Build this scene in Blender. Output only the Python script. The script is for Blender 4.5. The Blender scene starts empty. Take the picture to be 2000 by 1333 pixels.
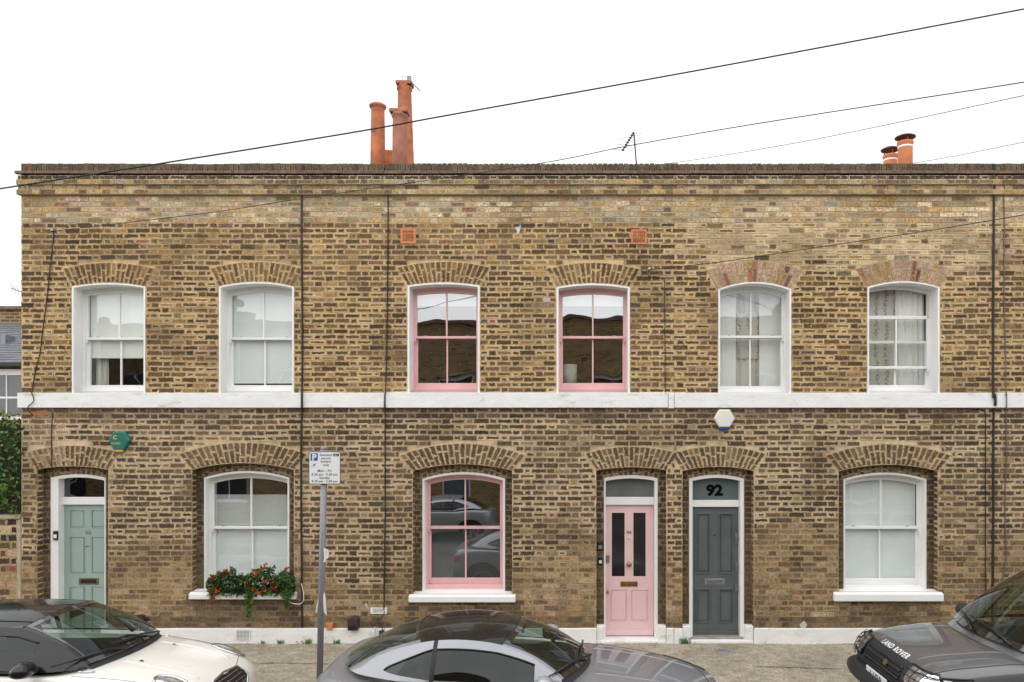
import bpy, bmesh, math, random
from mathutils import Vector, Matrix, noise
from mathutils.bvhtree import BVHTree
random.seed(7)
R = math.radians
C = bpy.context.scene.collection
S = 135.0            # pixels of the survey drawing per metre on the facade plane
CX, CY, D = 1130.0, 850.0, 11.0
HC = (1255 - CY) / S  # eye height above the pavement, 3.0 m
# ------------------------------------------------------------------ camera
cd = bpy.data.cameras.new('camera'); cam = bpy.data.objects.new('camera', cd); C.objects.link(cam)
cam.location = (0, -D, HC); cam.rotation_euler = (R(90), 0, 0)
cd.sensor_width = 36; cd.lens = 36 * (S * D) / 2000
cd.shift_x = -(CX - 1000) / 2000; cd.shift_y = (CY - 666.5) / 2000
cd.clip_end = 3000; cd.clip_start = .05
bpy.context.scene.camera = cam
# ------------------------------------------------------------------ world: bright overcast
w = bpy.data.worlds.new('World'); bpy.context.scene.world = w; w.use_nodes = True
nt = w.node_tree; nt.nodes.clear()
out = nt.nodes.new('ShaderNodeOutputWorld'); bg = nt.nodes.new('ShaderNodeBackground')
sky = nt.nodes.new('ShaderNodeTexSky'); sky.sky_type = 'NISHITA'; sky.sun_disc = False
sky.sun_elevation = R(48); sky.sun_rotation = R(215)
tc = nt.nodes.new('ShaderNodeTexCoord'); nz = nt.nodes.new('ShaderNodeTexNoise')
nz.inputs['Scale'].default_value = 1.6; nz.inputs['Detail'].default_value = 5
rp = nt.nodes.new('ShaderNodeValToRGB')
rp.color_ramp.elements[0].position = .35; rp.color_ramp.elements[0].color = (7.2, 7.35, 7.6, 1)
rp.color_ramp.elements[1].position = .65; rp.color_ramp.elements[1].color = (9.7, 9.75, 9.8, 1)
mx = nt.nodes.new('ShaderNodeMixRGB'); mx.inputs[0].default_value = .93
nt.links.new(tc.outputs['Generated'], nz.inputs['Vector']); nt.links.new(nz.outputs['Fac'], rp.inputs[0])
nt.links.new(sky.outputs[0], mx.inputs[1]); nt.links.new(rp.outputs[0], mx.inputs[2])
nt.links.new(mx.outputs[0], bg.inputs[0]); nt.links.new(bg.outputs[0], out.inputs[0])
bg.inputs[1].default_value = .066
sl = bpy.data.lights.new('sun', 'SUN'); sl.energy = 1.5; sl.angle = R(150); sl.color = (1, .97, .92)
so = bpy.data.objects.new('sun', sl); C.objects.link(so); so.rotation_euler = (R(56), 0, R(-28)); so.location = (0, -5, 20)
vs = bpy.context.scene.view_settings
vs.view_transform = 'Standard'; vs.look = 'None'; vs.gamma = 1; vs.use_curve_mapping = False
vs.exposure = 1.08

# ------------------------------------------------------------------ helpers
def X(px, y=0.0): return (px - CX) / S * (D + y) / D
def Z(py, y=0.0): return HC - (py - CY) / S * (D + y) / D
def srgb(r, g, b):
    f = lambda c: (c / 255 / 12.92) if c / 255 <= .04045 else ((c / 255 + .055) / 1.055) ** 2.4
    return (f(r), f(g), f(b))
ORG = {}
def fbm(x, y, z=0., o=3):
    return noise.fractal(Vector((x, y, z)), 1.0, 2.0, o)
def tag(o, label=None, cat=None, group=None, kind=None):
    if label: o['label'] = label
    if cat: o['category'] = cat
    if group: o['group'] = group
    if kind: o['kind'] = kind
    return o
def empty(name, loc, label, cat, group=None):
    o = bpy.data.objects.new(name, None); C.objects.link(o); o.location = loc
    o.empty_display_size = .3
    ORG[o] = Vector(loc); return tag(o, label, cat, group)

class MB:
    def __init__(s): s.v = []; s.f = []; s.m = []; s.sm = []
    def face(s, pts, m=0, sm=False):
        b = len(s.v); s.v += [tuple(p) for p in pts]; s.f.append(tuple(range(b, b + len(pts)))); s.m.append(m); s.sm.append(sm)
    def box(s, x0, x1, y0, y1, z0, z1, m=0):
        b = len(s.v)
        s.v += [(x0,y0,z0),(x1,y0,z0),(x1,y1,z0),(x0,y1,z0),(x0,y0,z1),(x1,y0,z1),(x1,y1,z1),(x0,y1,z1)]
        for q in ((0,3,2,1),(4,5,6,7),(0,1,5,4),(1,2,6,5),(2,3,7,6),(3,0,4,7)):
            s.f.append(tuple(b + i for i in q)); s.m.append(m); s.sm.append(False)
        return s
    def strip(s, xs, zt, zb, y0, y1, m=0):
        n = len(xs); b = len(s.v)
        for x in xs: s.v += [(x,y0,zb(x)),(x,y0,zt(x)),(x,y1,zt(x)),(x,y1,zb(x))]
        for i in range(n - 1):
            p = b + 4 * i; q = p + 4
            for a in ((p,q,q+1,p+1),(p+1,q+1,q+2,p+2),(p+2,q+2,q+3,p+3),(p+3,q+3,q,p)):
                s.f.append(a); s.m.append(m); s.sm.append(False)
        for p, o in ((b, 0), (b + 4 * (n - 1), 1)):
            a = (p, p+1, p+2, p+3); s.f.append(a if o == 0 else a[::-1]); s.m.append(m); s.sm.append(False)
        return s
    def prism(s, poly, y0, y1, m=0):   # poly in x,z
        n = len(poly); b = len(s.v)
        s.v += [(x, y0, z) for x, z in poly] + [(x, y1, z) for x, z in poly]
        s.f.append(tuple(range(b, b + n))); s.f.append(tuple(range(b + 2*n - 1, b + n - 1, -1)))
        s.m += [m, m]; s.sm += [False, False]
        for i in range(n):
            j = (i + 1) % n; s.f.append((b+i, b+n+i, b+n+j, b+j)); s.m.append(m); s.sm.append(False)
        return s
    def tube(s, pts, r, n=8, m=0, rs=None, cap=True):
        pts = [Vector(p) for p in pts]; b = len(s.v); k = len(pts)
        for i, p in enumerate(pts):
            t = (pts[min(i+1, k-1)] - pts[max(i-1, 0)]).normalized()
            a = Vector((0,0,1)) if abs(t.z) < .9 else Vector((1,0,0))
            u = t.cross(a).normalized(); v = t.cross(u)
            rr = rs[i] if rs else r
            for j in range(n):
                an = 2 * math.pi * j / n; s.v.append(tuple(p + (u * math.cos(an) + v * math.sin(an)) * rr))
        for i in range(k - 1):
            for j in range(n):
                j2 = (j + 1) % n
                s.f.append((b+i*n+j, b+(i+1)*n+j, b+(i+1)*n+j2, b+i*n+j2)); s.m.append(m); s.sm.append(True)
        if cap:
            s.f.append(tuple(b + j for j in range(n))); s.f.append(tuple(b + (k-1)*n + j for j in range(n-1, -1, -1))); s.m += [m, m]; s.sm += [False, False]
        return s
    def lathe(s, prof, o=(0,0,0), ax='z', n=24, m=0, cap=True):
        b = len(s.v); k = len(prof)
        for r, h in prof:
            for j in range(n):
                a = 2*math.pi*j/n; c, d = r*math.cos(a), r*math.sin(a)
                p = {'z': (c, d, h), 'y': (c, h, d), 'x': (h, c, d)}[ax]
                s.v.append((p[0]+o[0], p[1]+o[1], p[2]+o[2]))
        for i in range(k-1):
            for j in range(n):
                j2 = (j+1) % n; s.f.append((b+i*n+j, b+i*n+j2, b+(i+1)*n+j2, b+(i+1)*n+j)); s.m.append(m); s.sm.append(True)
        if cap:
            s.f.append(tuple(b+j for j in range(n))); s.f.append(tuple(b+(k-1)*n+j for j in range(n-1,-1,-1))); s.m += [m,m]; s.sm += [False, False]
        return s
    def grid(s, fn, nu, nv, m=0, sm=True):
        b = len(s.v)
        for i in range(nu+1):
            for j in range(nv+1): s.v.append(tuple(fn(i/nu, j/nv)))
        for i in range(nu):
            for j in range(nv):
                p = b + i*(nv+1) + j; s.f.append((p, p+nv+1, p+nv+2, p+1)); s.m.append(m); s.sm.append(sm)
        return s
    def build(s, name, mats, parent=None, bevel=0, fix=True, sub=0, seg=2):
        if not isinstance(mats, (list, tuple)): mats = [mats]
        o0 = ORG.get(parent, Vector((0,0,0))) if parent else Vector((0,0,0))
        me = bpy.data.meshes.new(name)
        me.from_pydata([(a-o0.x, b-o0.y, c-o0.z) for a, b, c in s.v], [], s.f)
        for mt in mats: me.materials.append(mt)
        me.polygons.foreach_set('material_index', s.m); me.polygons.foreach_set('use_smooth', s.sm)
        if fix:
            bm = bmesh.new(); bm.from_mesh(me)
            bmesh.ops.remove_doubles(bm, verts=bm.verts, dist=1e-5)
            bmesh.ops.recalc_face_normals(bm, faces=bm.faces); bm.to_mesh(me); bm.free()
        me.update()
        o = bpy.data.objects.new(name, me); C.objects.link(o)
        if parent: o.parent = parent
        ORG[o] = o0
        if bevel:
            md = o.modifiers.new('bevel', 'BEVEL'); md.width = bevel; md.segments = seg; md.limit_method = 'ANGLE'; md.angle_limit = R(40)
            md.harden_normals = False
        if sub:
            md = o.modifiers.new('sub', 'SUBSURF'); md.levels = sub; md.render_levels = sub
        return o

# ------------------------------------------------------------------ materials
def nodes(name):
    m = bpy.data.materials.new(name); m.use_nodes = True; n = m.node_tree; b = n.nodes['Principled BSDF']; return m, n, b
def mat(name, col, rough=.6, metal=0, var=.12, scale=6, bump=0, bscale=60, coat=0, spec=.5, dirt=None, dscale=3, dpos=.55, stretch=None):
    m, n, b = nodes(name); L = n.links.new
    if isinstance(col[0], int): col = srgb(*col)
    geo = n.nodes.new('ShaderNodeNewGeometry'); pos = geo.outputs['Position']
    if stretch:
        mp = n.nodes.new('ShaderNodeMapping'); mp.inputs['Scale'].default_value = stretch; L(pos, mp.inputs[0]); pos = mp.outputs[0]
    t = n.nodes.new('ShaderNodeTexNoise'); t.inputs['Scale'].default_value = scale; t.inputs['Detail'].default_value = 6; L(pos, t.inputs['Vector'])
    rp = n.nodes.new('ShaderNodeValToRGB')
    rp.color_ramp.elements[0].position = .3; rp.color_ramp.elements[1].position = .7
    rp.color_ramp.elements[0].color = tuple(c*(1-var) for c in col) + (1,)
    rp.color_ramp.elements[1].color = tuple(min(1, c*(1+var)) for c in col) + (1,)
    L(t.outputs['Fac'], rp.inputs[0]); cout = rp.outputs[0]
    if dirt:
        if isinstance(dirt[0], int): dirt = srgb(*dirt)
        t2 = n.nodes.new('ShaderNodeTexNoise'); t2.inputs['Scale'].default_value = dscale; t2.inputs['Detail'].default_value = 9; t2.inputs['Roughness'].default_value = .7; L(pos, t2.inputs['Vector'])
        r2 = n.nodes.new('ShaderNodeValToRGB'); r2.color_ramp.elements[0].position = dpos; r2.color_ramp.elements[1].position = dpos + .16
        r2.color_ramp.elements[0].color = (0,0,0,1); r2.color_ramp.elements[1].color = (1,1,1,1); L(t2.outputs['Fac'], r2.inputs[0])
        mx = n.nodes.new('ShaderNodeMixRGB'); mx.inputs[2].default_value = tuple(dirt) + (1,); L(r2.outputs[0], mx.inputs[0]); L(cout, mx.inputs[1]); cout = mx.outputs[0]
    L(cout, b.inputs['Base Color'])
    rr = n.nodes.new('ShaderNodeMapRange'); rr.inputs[3].default_value = max(0, rough-.08); rr.inputs[4].default_value = min(1, rough+.08); L(t.outputs['Fac'], rr.inputs[0]); L(rr.outputs[0], b.inputs['Roughness'])
    b.inputs['Metallic'].default_value = metal; b.inputs['Coat Weight'].default_value = coat; b.inputs['Coat Roughness'].default_value = .03
    b.inputs['Specular IOR Level'].default_value = spec
    if bump:
        t3 = n.nodes.new('ShaderNodeTexNoise'); t3.inputs['Scale'].default_value = bscale; t3.inputs['Detail'].default_value = 4; L(geo.outputs['Position'], t3.inputs['Vector'])
        bp = n.nodes.new('ShaderNodeBump'); bp.inputs['Strength'].default_value = bump; bp.inputs['Distance'].default_value = .01; L(t3.outputs['Fac'], bp.inputs['Height']); L(bp.outputs[0], b.inputs['Normal'])
    return m
def glass(name, tint=(.85,.9,.88), refl=2.2, add=.02, wob=.0, wscale=2.5):
    m = bpy.data.materials.new(name); m.use_nodes = True; n = m.node_tree; n.nodes.clear(); L = n.links.new
    o = n.nodes.new('ShaderNodeOutputMaterial'); mx = n.nodes.new('ShaderNodeMixShader'); tr = n.nodes.new('ShaderNodeBsdfTransparent'); gl = n.nodes.new('ShaderNodeBsdfGlossy')
    tr.inputs[0].default_value = tuple(tint) + (1,); gl.inputs[0].default_value = (.95,.97,1,1); gl.inputs['Roughness'].default_value = .0
    fr = n.nodes.new('ShaderNodeFresnel'); gb_ = n.nodes.new('ShaderNodeNewGeometry'); mr = n.nodes.new('ShaderNodeMapRange'); mr.inputs[3].default_value = 1.5; mr.inputs[4].default_value = 1/1.5
    L(gb_.outputs['Backfacing'], mr.inputs[0]); L(mr.outputs[0], fr.inputs[0])
    ma = n.nodes.new('ShaderNodeMath'); ma.operation = 'MULTIPLY_ADD'; ma.use_clamp = True; ma.inputs[1].default_value = refl; ma.inputs[2].default_value = add
    L(fr.outputs[0], ma.inputs[0]); L(ma.outputs[0], mx.inputs[0]); L(tr.outputs[0], mx.inputs[1]); L(gl.outputs[0], mx.inputs[2]); L(mx.outputs[0], o.inputs[0])
    if wob:
        g = n.nodes.new('ShaderNodeNewGeometry'); t = n.nodes.new('ShaderNodeTexNoise'); t.inputs['Scale'].default_value = wscale; t.inputs['Detail'].default_value = 1; L(g.outputs['Position'], t.inputs['Vector'])
        bp = n.nodes.new('ShaderNodeBump'); bp.inputs['Strength'].default_value = 1; bp.inputs['Distance'].default_value = wob; L(t.outputs['Fac'], bp.inputs['Height']); L(bp.outputs[0], gl.inputs['Normal']); 
    return m

def brick_mat():
    m, n, b = nodes('stock_brick'); L = n.links.new; N = n.nodes.new
    geo = N('ShaderNodeNewGeometry'); P = geo.outputs['Position']
    at = N('ShaderNodeAttribute'); at.attribute_name = 'Col'; mo = N('ShaderNodeAttribute'); mo.attribute_name = 'Mor'
    def ns(sc, det=4, rg=.6):
        t = N('ShaderNodeTexNoise'); t.inputs['Scale'].default_value = sc; t.inputs['Detail'].default_value = det; t.inputs['Roughness'].default_value = rg; L(P, t.inputs['Vector']); return t.outputs['Fac']
    def mth(op, a, b_=None, cl=False):
        k = N('ShaderNodeMath'); k.operation = op; k.use_clamp = cl
        for i, q in enumerate((a, b_)):
            if q is None: continue
            if isinstance(q, (int, float)): k.inputs[i].default_value = q
            else: L(q, k.inputs[i])
        return k.outputs[0]
    u1 = N('ShaderNodeUVMap'); u1.uv_map = 'UVa'; u2 = N('ShaderNodeUVMap'); u2.uv_map = 'UVb'
    s1 = N('ShaderNodeSeparateXYZ'); s2 = N('ShaderNodeSeparateXYZ'); L(u1.outputs[0], s1.inputs[0]); L(u2.outputs[0], s2.inputs[0])
    e = mth('MINIMUM', mth('MINIMUM', s1.outputs[0], s1.outputs[1]), mth('MINIMUM', s2.outputs[0], s2.outputs[1]))
    nb = ns(38, 5, .7); nl = ns(9, 5, .65); nf = ns(120, 3, .6)
    ee = mth('ADD', e, mth('MULTIPLY', mth('SUBTRACT', nb, .5), .06))
    d = mth('SUBTRACT', ee, at.outputs['Alpha'])
    k = mth('MULTIPLY', d, 220, True)                       # 0 = mortar over the arris, 1 = brick
    # brick colour
    v = N('ShaderNodeMapRange'); v.inputs[1].default_value = .3; v.inputs[2].default_value = .7; v.inputs[3].default_value = .38; v.inputs[4].default_value = 1.6; L(nb, v.inputs[0])
    hs = N('ShaderNodeHueSaturation'); L(at.outputs['Color'], hs.inputs['Color']); L(v.outputs[0], hs.inputs['Value'])
    # small dark pits
    pit = mth('MULTIPLY', mth('SUBTRACT', ns(26,6,.75), .53), 12, True)
    mp = N('ShaderNodeMixRGB'); mp.blend_type = 'MULTIPLY'; L(mth('MULTIPLY', pit, .66), mp.inputs[0]); L(hs.outputs[0], mp.inputs[1]); mp.inputs[2].default_value = (.3,.27,.24,1)
    # mortar colour
    v2 = N('ShaderNodeMapRange'); v2.inputs[1].default_value = .3; v2.inputs[2].default_value = .7; v2.inputs[3].default_value = .72; v2.inputs[4].default_value = 1.2; L(nl, v2.inputs[0])
    hm = N('ShaderNodeHueSaturation'); L(mo.outputs['Color'], hm.inputs['Color']); L(mth('MULTIPLY', v2.outputs[0], mth('ADD', mth('MULTIPLY', nf, .5), .75)), hm.inputs['Value'])
    mx = N('ShaderNodeMixRGB'); L(k, mx.inputs[0]); L(hm.outputs[0], mx.inputs[1]); L(mp.outputs[0], mx.inputs[2])
    L(mx.outputs[0], b.inputs['Base Color']); b.inputs['Roughness'].default_value = .92; b.inputs['Specular IOR Level'].default_value = .2
    bp = N('ShaderNodeBump'); bp.inputs['Strength'].default_value = .7; bp.inputs['Distance'].default_value = .006
    L(mth('ADD', mth('MULTIPLY', nb, 1.2), mth('ADD', mth('MULTIPLY', nf, .5), mth('MULTIPLY', k, .1))), bp.inputs['Height']); L(bp.outputs[0], b.inputs['Normal'])
    return m
M = {}
M['brick'] = brick_mat()
M['white'] = mat('white_paint', (.84,.84,.83), .5, var=.03, scale=3, bump=.08, bscale=40, dirt=(.66,.64,.59), dscale=5, dpos=.62)
M['render'] = mat('white_masonry_paint', (.82,.82,.81), .75, var=.05, scale=4, bump=.5, bscale=30, dirt=(.52,.49,.42), dscale=2.6, dpos=.56, stretch=(1,1,2.5))
M['pink'] = mat('pink_gloss', (.77,.47,.47), .4, var=.05, scale=4, bump=.05, dirt=(.62,.40,.38), dscale=8, dpos=.66)
M['pinkdoor'] = mat('pink_door_paint', (.78,.54,.54), .4, var=.04, scale=3, bump=.06, dirt=(.68,.47,.45), dscale=5, dpos=.64)
M['sage'] = mat('sage_door_paint', (.31,.41,.38), .45, var=.05, scale=3, bump=.03)
M['grey'] = mat('grey_door_paint', (.105,.125,.13), .42, var=.14, scale=4, bump=.05, dirt=(.2,.22,.23), dscale=9, dpos=.66)
M['glass'] = glass('window_glass', tint=(.96,.98,.97), wob=.003)
M['glassold'] = glass('old_window_glass', tint=(.96,.98,.97), refl=2.2, add=.03, wob=.006, wscale=2)
M['glassup'] = glass('bright_window_glass', tint=(.96,.98,.97), refl=4.5, add=.14, wob=.005, wscale=1.6)
M['glassmid'] = glass('street_window_glass', tint=(.93,.96,.95), refl=4.5, add=.14, wob=.002, wscale=1.5)
M['fanfrost'] = mat('frosted_fanlight', (.12,.155,.16), .25, var=.1, scale=3, spec=.6)
M['fangrey'] = mat('grey_fanlight', (.15,.16,.15), .2, var=.15, scale=3, spec=.6)
M['numeral']=mat('numeral_black',(.006,.006,.006),.9,spec=.05)
M['frost'] = mat('frosted_glass', (.13,.145,.145), .35, var=.1, scale=3, spec=.8)
M['fan'] = glass('fanlight_glass', tint=(.35,.4,.42), refl=2.5, add=.02, wob=.003)
M['blind'] = mat('blind_fabric', (.86,.87,.84), .85, var=.03, scale=3)
M['blindgrey'] = mat('blind_grey_fabric', (.80,.84,.83), .85, var=.03, scale=3)
M['curtain'] = mat('curtain_cloth', (.66,.64,.60), .9, var=.08, scale=10, stretch=(8,1,1))
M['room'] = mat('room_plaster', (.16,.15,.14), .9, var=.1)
M['brass'] = mat('brass', (.36,.22,.08), .35, metal=.9, var=.2, scale=30)
M['chrome'] = mat('chrome', (.6,.6,.62), .15, metal=1, var=.05)
M['steel'] = mat('dull_steel', (.3,.3,.3), .4, metal=.8, var=.15, scale=20)
M['black'] = mat('black_plastic', (.012,.012,.013), .4, var=.2)
M['blackrub'] = mat('black_rubber', (.014,.014,.014), .7, var=.2)
M['terra'] = mat('terracotta', (.46,.15,.06), .75, var=.3, scale=5, bump=.2, dirt=(.06,.04,.035), dscale=2.6, dpos=.50)
M['terrabright'] = mat('new_terracotta', (.58,.20,.08), .7, var=.12, scale=7, bump=.1)
M['terradull'] = mat('weathered_terracotta', (.38,.15,.10), .8, var=.2, scale=7, bump=.15, dirt=(.16,.09,.07), dscale=4, dpos=.58)
M['tile'] = mat('creasing_tile', (.17,.11,.085), .8, var=.4, scale=14, bump=.3)
M['slate'] = mat('slate', (.13,.135,.15), .6, var=.25, scale=8, bump=.2, stretch=(1,1,4))
M['cable'] = mat('cable_sheath', (.02,.018,.016), .6, var=.2)
M['cablegrey'] = mat('grey_cable', (.12,.11,.10), .6)
M['galv'] = mat('galvanised_steel', (.25,.26,.285), .5, metal=.3, var=.15, scale=15, bump=.05, dirt=(.17,.16,.15), dscale=6, dpos=.62)
M['concrete'] = mat('concrete', (.30,.28,.25), .85, var=.2, scale=10, bump=.3)
M['leaf'] = mat('leaf_green', (.05,.115,.025), .45, var=.5, scale=9, spec=.4)
M['leafl'] = mat('leaf_light', (.12,.21,.035), .45, var=.5, scale=9, spec=.4)
M['leafy'] = mat('leaf_yellow', (.30,.26,.03), .5, var=.3, scale=9)
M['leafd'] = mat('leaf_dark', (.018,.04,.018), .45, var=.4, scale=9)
M['leafo'] = mat('leaf_rust', (.33,.12,.04), .6, var=.3, scale=9)
M['flower'] = mat('flower_orange', (.85,.14,.04), .6, var=.3, scale=20)
M['flowerr'] = mat('flower_red', (.5,.01,.012), .6, var=.3, scale=20)
M['stem'] = mat('bark', (.10,.065,.04), .85, var=.3, scale=20)

# ------------------------------------------------------------------ brickwork
class BW:
    def __init__(s): s.v=[]; s.f=[]; s.c=[]; s.mc=[]; s.a=[]; s.b=[]
    def quad(s, p, col, mor, sm, uva, uvb):
        i = len(s.v); s.v += p; s.f.append((i,i+1,i+2,i+3))
        s.c += [(*col, sm)]*4; s.mc += [(*mor,1)]*4; s.a += uva; s.b += uvb
    def brick(s, o, u, v, n, P4, T, col, mor, sm, W=None, H=None):
        # P4: four (a,b) corners in the u,v frame, counter-clockwise
        W = W or max(abs(P4[1][0]-P4[0][0]), .01); H = H or max(abs(P4[3][1]-P4[0][1]), .01)
        j = .0022
        P4 = [(a+random.uniform(-j,j), b+random.uniform(-j,j)) for a,b in P4]
        T = T + random.uniform(-.0015,.0025)
        f = [tuple(o + u*a + v*b + n*T) for a,b in P4]; g = [tuple(o + u*a + v*b - n*.004) for a,b in P4]
        s.quad(f, col, mor, sm, [(0,0),(W,0),(W,H),(0,H)], [(W,H),(0,H),(0,0),(W,0)])
        B = [(1,1)]*4
        for k in range(4):
            q = (k+1)%4; s.quad([f[q],f[k],g[k],g[q]], col, mor, 0, B, B)
    def build(s, name, parent):
        o0 = ORG[parent]
        me = bpy.data.meshes.new(name); me.from_pydata([(x-o0.x,y-o0.y,z-o0.z) for x,y,z in s.v], [], s.f)
        me.materials.append(M['brick'])
        for nm, d in (('Col', s.c), ('Mor', s.mc)):
            a = me.attributes.new(nm, 'FLOAT_COLOR', 'CORNER'); a.data.foreach_set('color', [q for t in d for q in t])
        for nm, d in (('UVa', s.a), ('UVb', s.b)):
            l = me.uv_layers.new(name=nm); l.data.foreach_set('uv', [q for t in d for q in t])
        o = bpy.data.objects.new(name, me); C.objects.link(o); o.parent = parent; ORG[o] = o0; return o

PAL = dict(dark=(78,64,50), black=(66,57,49), brown=(106,84,58), umber=(120,94,62), ochre=(168,134,82), tan=(170,146,108), pale=(190,170,134),
           pink=(180,148,124), plum=(112,84,74), red=(148,98,76), grey=(146,136,116), olive=(134,118,82), orange=(192,108,70))
PAL = {k: srgb(*v) for k, v in PAL.items()}
def lerp3(a, b, t): t = max(0,min(1,t)); return tuple(x+(y-x)*t for x,y in zip(a,b))
SILLS = [(368,576,1172),(797,1006,1178),(1630,1844,1175)]
def stain_and_darkening(px, py):
    k = 0
    for a,b,y in SILLS:
        if a-6 < px < b+6 and y-6 < py < 1226: k = max(k, .75 - (py-y)/110 + .5*fbm(px/22,py/60,9))
    if py < 352: k = max(k, .9)
    if py > 1203: k = max(k, .55+.5*fbm(px/60,3.3))
    if 797 < py < 815: k = max(k, .5+.4*fbm(px/50,1.2))  # courses just below the string course made darker
    return max(0,min(1,k))
def pale_patch(px, py):   # repaired, mortar-smeared brickwork right of the upper middle
    if 440 < py < 560:
        return max(0,min(1,(px-1290+60*fbm(px/70,py/40,2))/90)) * max(0,min(1,(2050-px)/150)) * max(0, min(1,(548-py+40*fbm(px/60,py/60,5))/45))
    return 0
def lowclean(px, py):     # cleaner yellow brick low on the wall
    e = 1055 + 70*fbm(px/160,7.7) - (50 if px>1480 else 0) + (30 if 600<px<1100 else 0)
    return max(0,min(1,(py-e)/40))
def mor_col(x, z):
    px, py = CX+S*x, 1255-S*z
    if py < 438: c = srgb(192,176,146)
    elif py < 780: c = lerp3(srgb(214,184,138), srgb(212,188,150), pale_patch(px,py))
    else: c = lerp3(srgb(210,187,152), srgb(186,161,124), lowclean(px,py))
    c = lerp3(c, srgb(150,128,96), max(0, fbm(px/120,py/90,4))*1.1)
    c = lerp3(c, srgb(112,96,76), .75*max(0, fbm(px/60,py/45,14)-.12))
    return lerp3(c, srgb(74,62,50), stain_and_darkening(px,py)*.85)
def pick(ws):
    r = random.random()*sum(w for _,w in ws)
    for k,w in ws:
        r -= w
        if r <= 0: return PAL[k]
    return PAL[ws[0][0]]
def brick_col(x, z, header=False):
    px, py = CX+S*x, 1255-S*z
    soot = fbm(px/150,py/110,1.5) + .5*fbm(px/40,py/40,8)
    if py < 352: c = pick([('black',3),('dark',4),('brown',2)]); sm=.004
    elif py < 384: c = pick([('ochre',2),('olive',3),('tan',2.5),('plum',1.5),('grey',1),('brown',2),('umber',1)]); sm=.002
    elif py < 438:
        c = pick([('ochre',2.2),('pale',2.6),('tan',3),('pink',2),('grey',1.5),('olive',1.2),('plum',.6),('red',.35)]); sm=.004
    elif py < 780:
        pp = pale_patch(px,py)
        if random.random() < pp: c = pick([('tan',3),('pale',2.5),('pink',1.5),('umber',1),('grey',1.5),('ochre',1)]); sm=.012
        else:
            d = 1 + max(0,soot)*2.5
            t = 1.6 if py < 540 else 1
            c = pick([('dark',1.7*d),('black',.8*d),('brown',2.6),('umber',2.6),('ochre',.7*t),('olive',.8*t),('tan',.3*t),('plum',.45),('red',.07)]); sm=.007 if py>545 else .004
    else:
        lc = lowclean(px,py)
        if random.random() < lc: c = pick([('ochre',2.2),('umber',2.6),('tan',1.8),('olive',1.3),('brown',1.8),('plum',.8),('pink',.7),('dark',.5),('red',.25)]); sm=.003
        else:
            d = 1 + max(0,soot)*2.5
            c = pick([('dark',2.3*d),('black',1.4*d),('brown',2.4),('umber',1.7),('olive',.6),('ochre',.3),('plum',.7),('tan',.3)]); sm=.0065
        if px < 130 and 800 < py < 905 and random.random()<.75: c = pick([('pink',3),('tan',2),('red',.8),('orange',.4)])
    mean = PAL['brown'] if 438<py<780 or (py>780 and sm>.004) else (PAL['tan'] if py<=438 else lerp3(PAL['umber'],PAL['tan'],.25))
    c = lerp3(c, mean, .12 if py<=438 else .36)
    c = lerp3(c, PAL['black'], stain_and_darkening(px,py)*.7)
    big = 1 - .30*max(0, fbm(px/210,py/150,12)+.15) + .22*max(0,-fbm(px/210,py/150,12))
    c = lerp3(c, tuple(sum(c)/3 for _ in c), .12 if py<780 else .22)
    if 384<py<438: c = tuple(q*1.12 for q in c)
    k = big*random.uniform(.86,1.34); return tuple(q*k for q in c), sm*random.choice([.1,.5,.9,1.1,1.5,2.3])
VX, VY, VZ = Vector((1,0,0)), Vector((0,1,0)), Vector((0,0,1))

class Opening:
    """arched hole in the front skin; ring of voussoirs above"""
    def __init__(s, xl, xr, ztop_corner, zcrown, zb, T=0, th=0, y=0):
        s.xl, s.xr, s.zc, s.zk, s.zb, s.T, s.th = xl, xr, ztop_corner, zcrown, zb, T, R(th); s.xm=(xl+xr)/2; s.a=(xr-xl)/2
    def top(s, x): t=(x-s.xm)/s.a; return s.zc+(s.zk-s.zc)*(1-t*t)
    def ext(s, t, T=None):   # point on the extrados
        T = s.T if T is None else T
        x = s.xm+s.a*t; an = s.th*t; return (x+T*math.sin(an), s.top(x)+T*math.cos(an))
    def poly(s, pad=.012):
        p = [(s.xl,s.zb),(s.xr,s.zb),(s.xr,s.zc)]
        if s.T:
            for i in range(17): p.append(s.ext(1-i/8, s.T+pad))
        else:
            for i in range(17): x=s.xr+(s.xl-s.xr)*i/16; p.append((x,s.top(x)))
        p.append((s.xl,s.zc)); return p
def span(poly, z):
    xs=[]
    for i in range(len(poly)):
        (a,b),(c,d)=poly[i],poly[(i+1)%len(poly)]
        if (b-z)*(d-z)<0 or (b==z)!=(d==z): xs.append(a+(c-a)*(z-b)/(d-b))
    return (min(xs),max(xs)) if len(xs)>=2 else None
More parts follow.
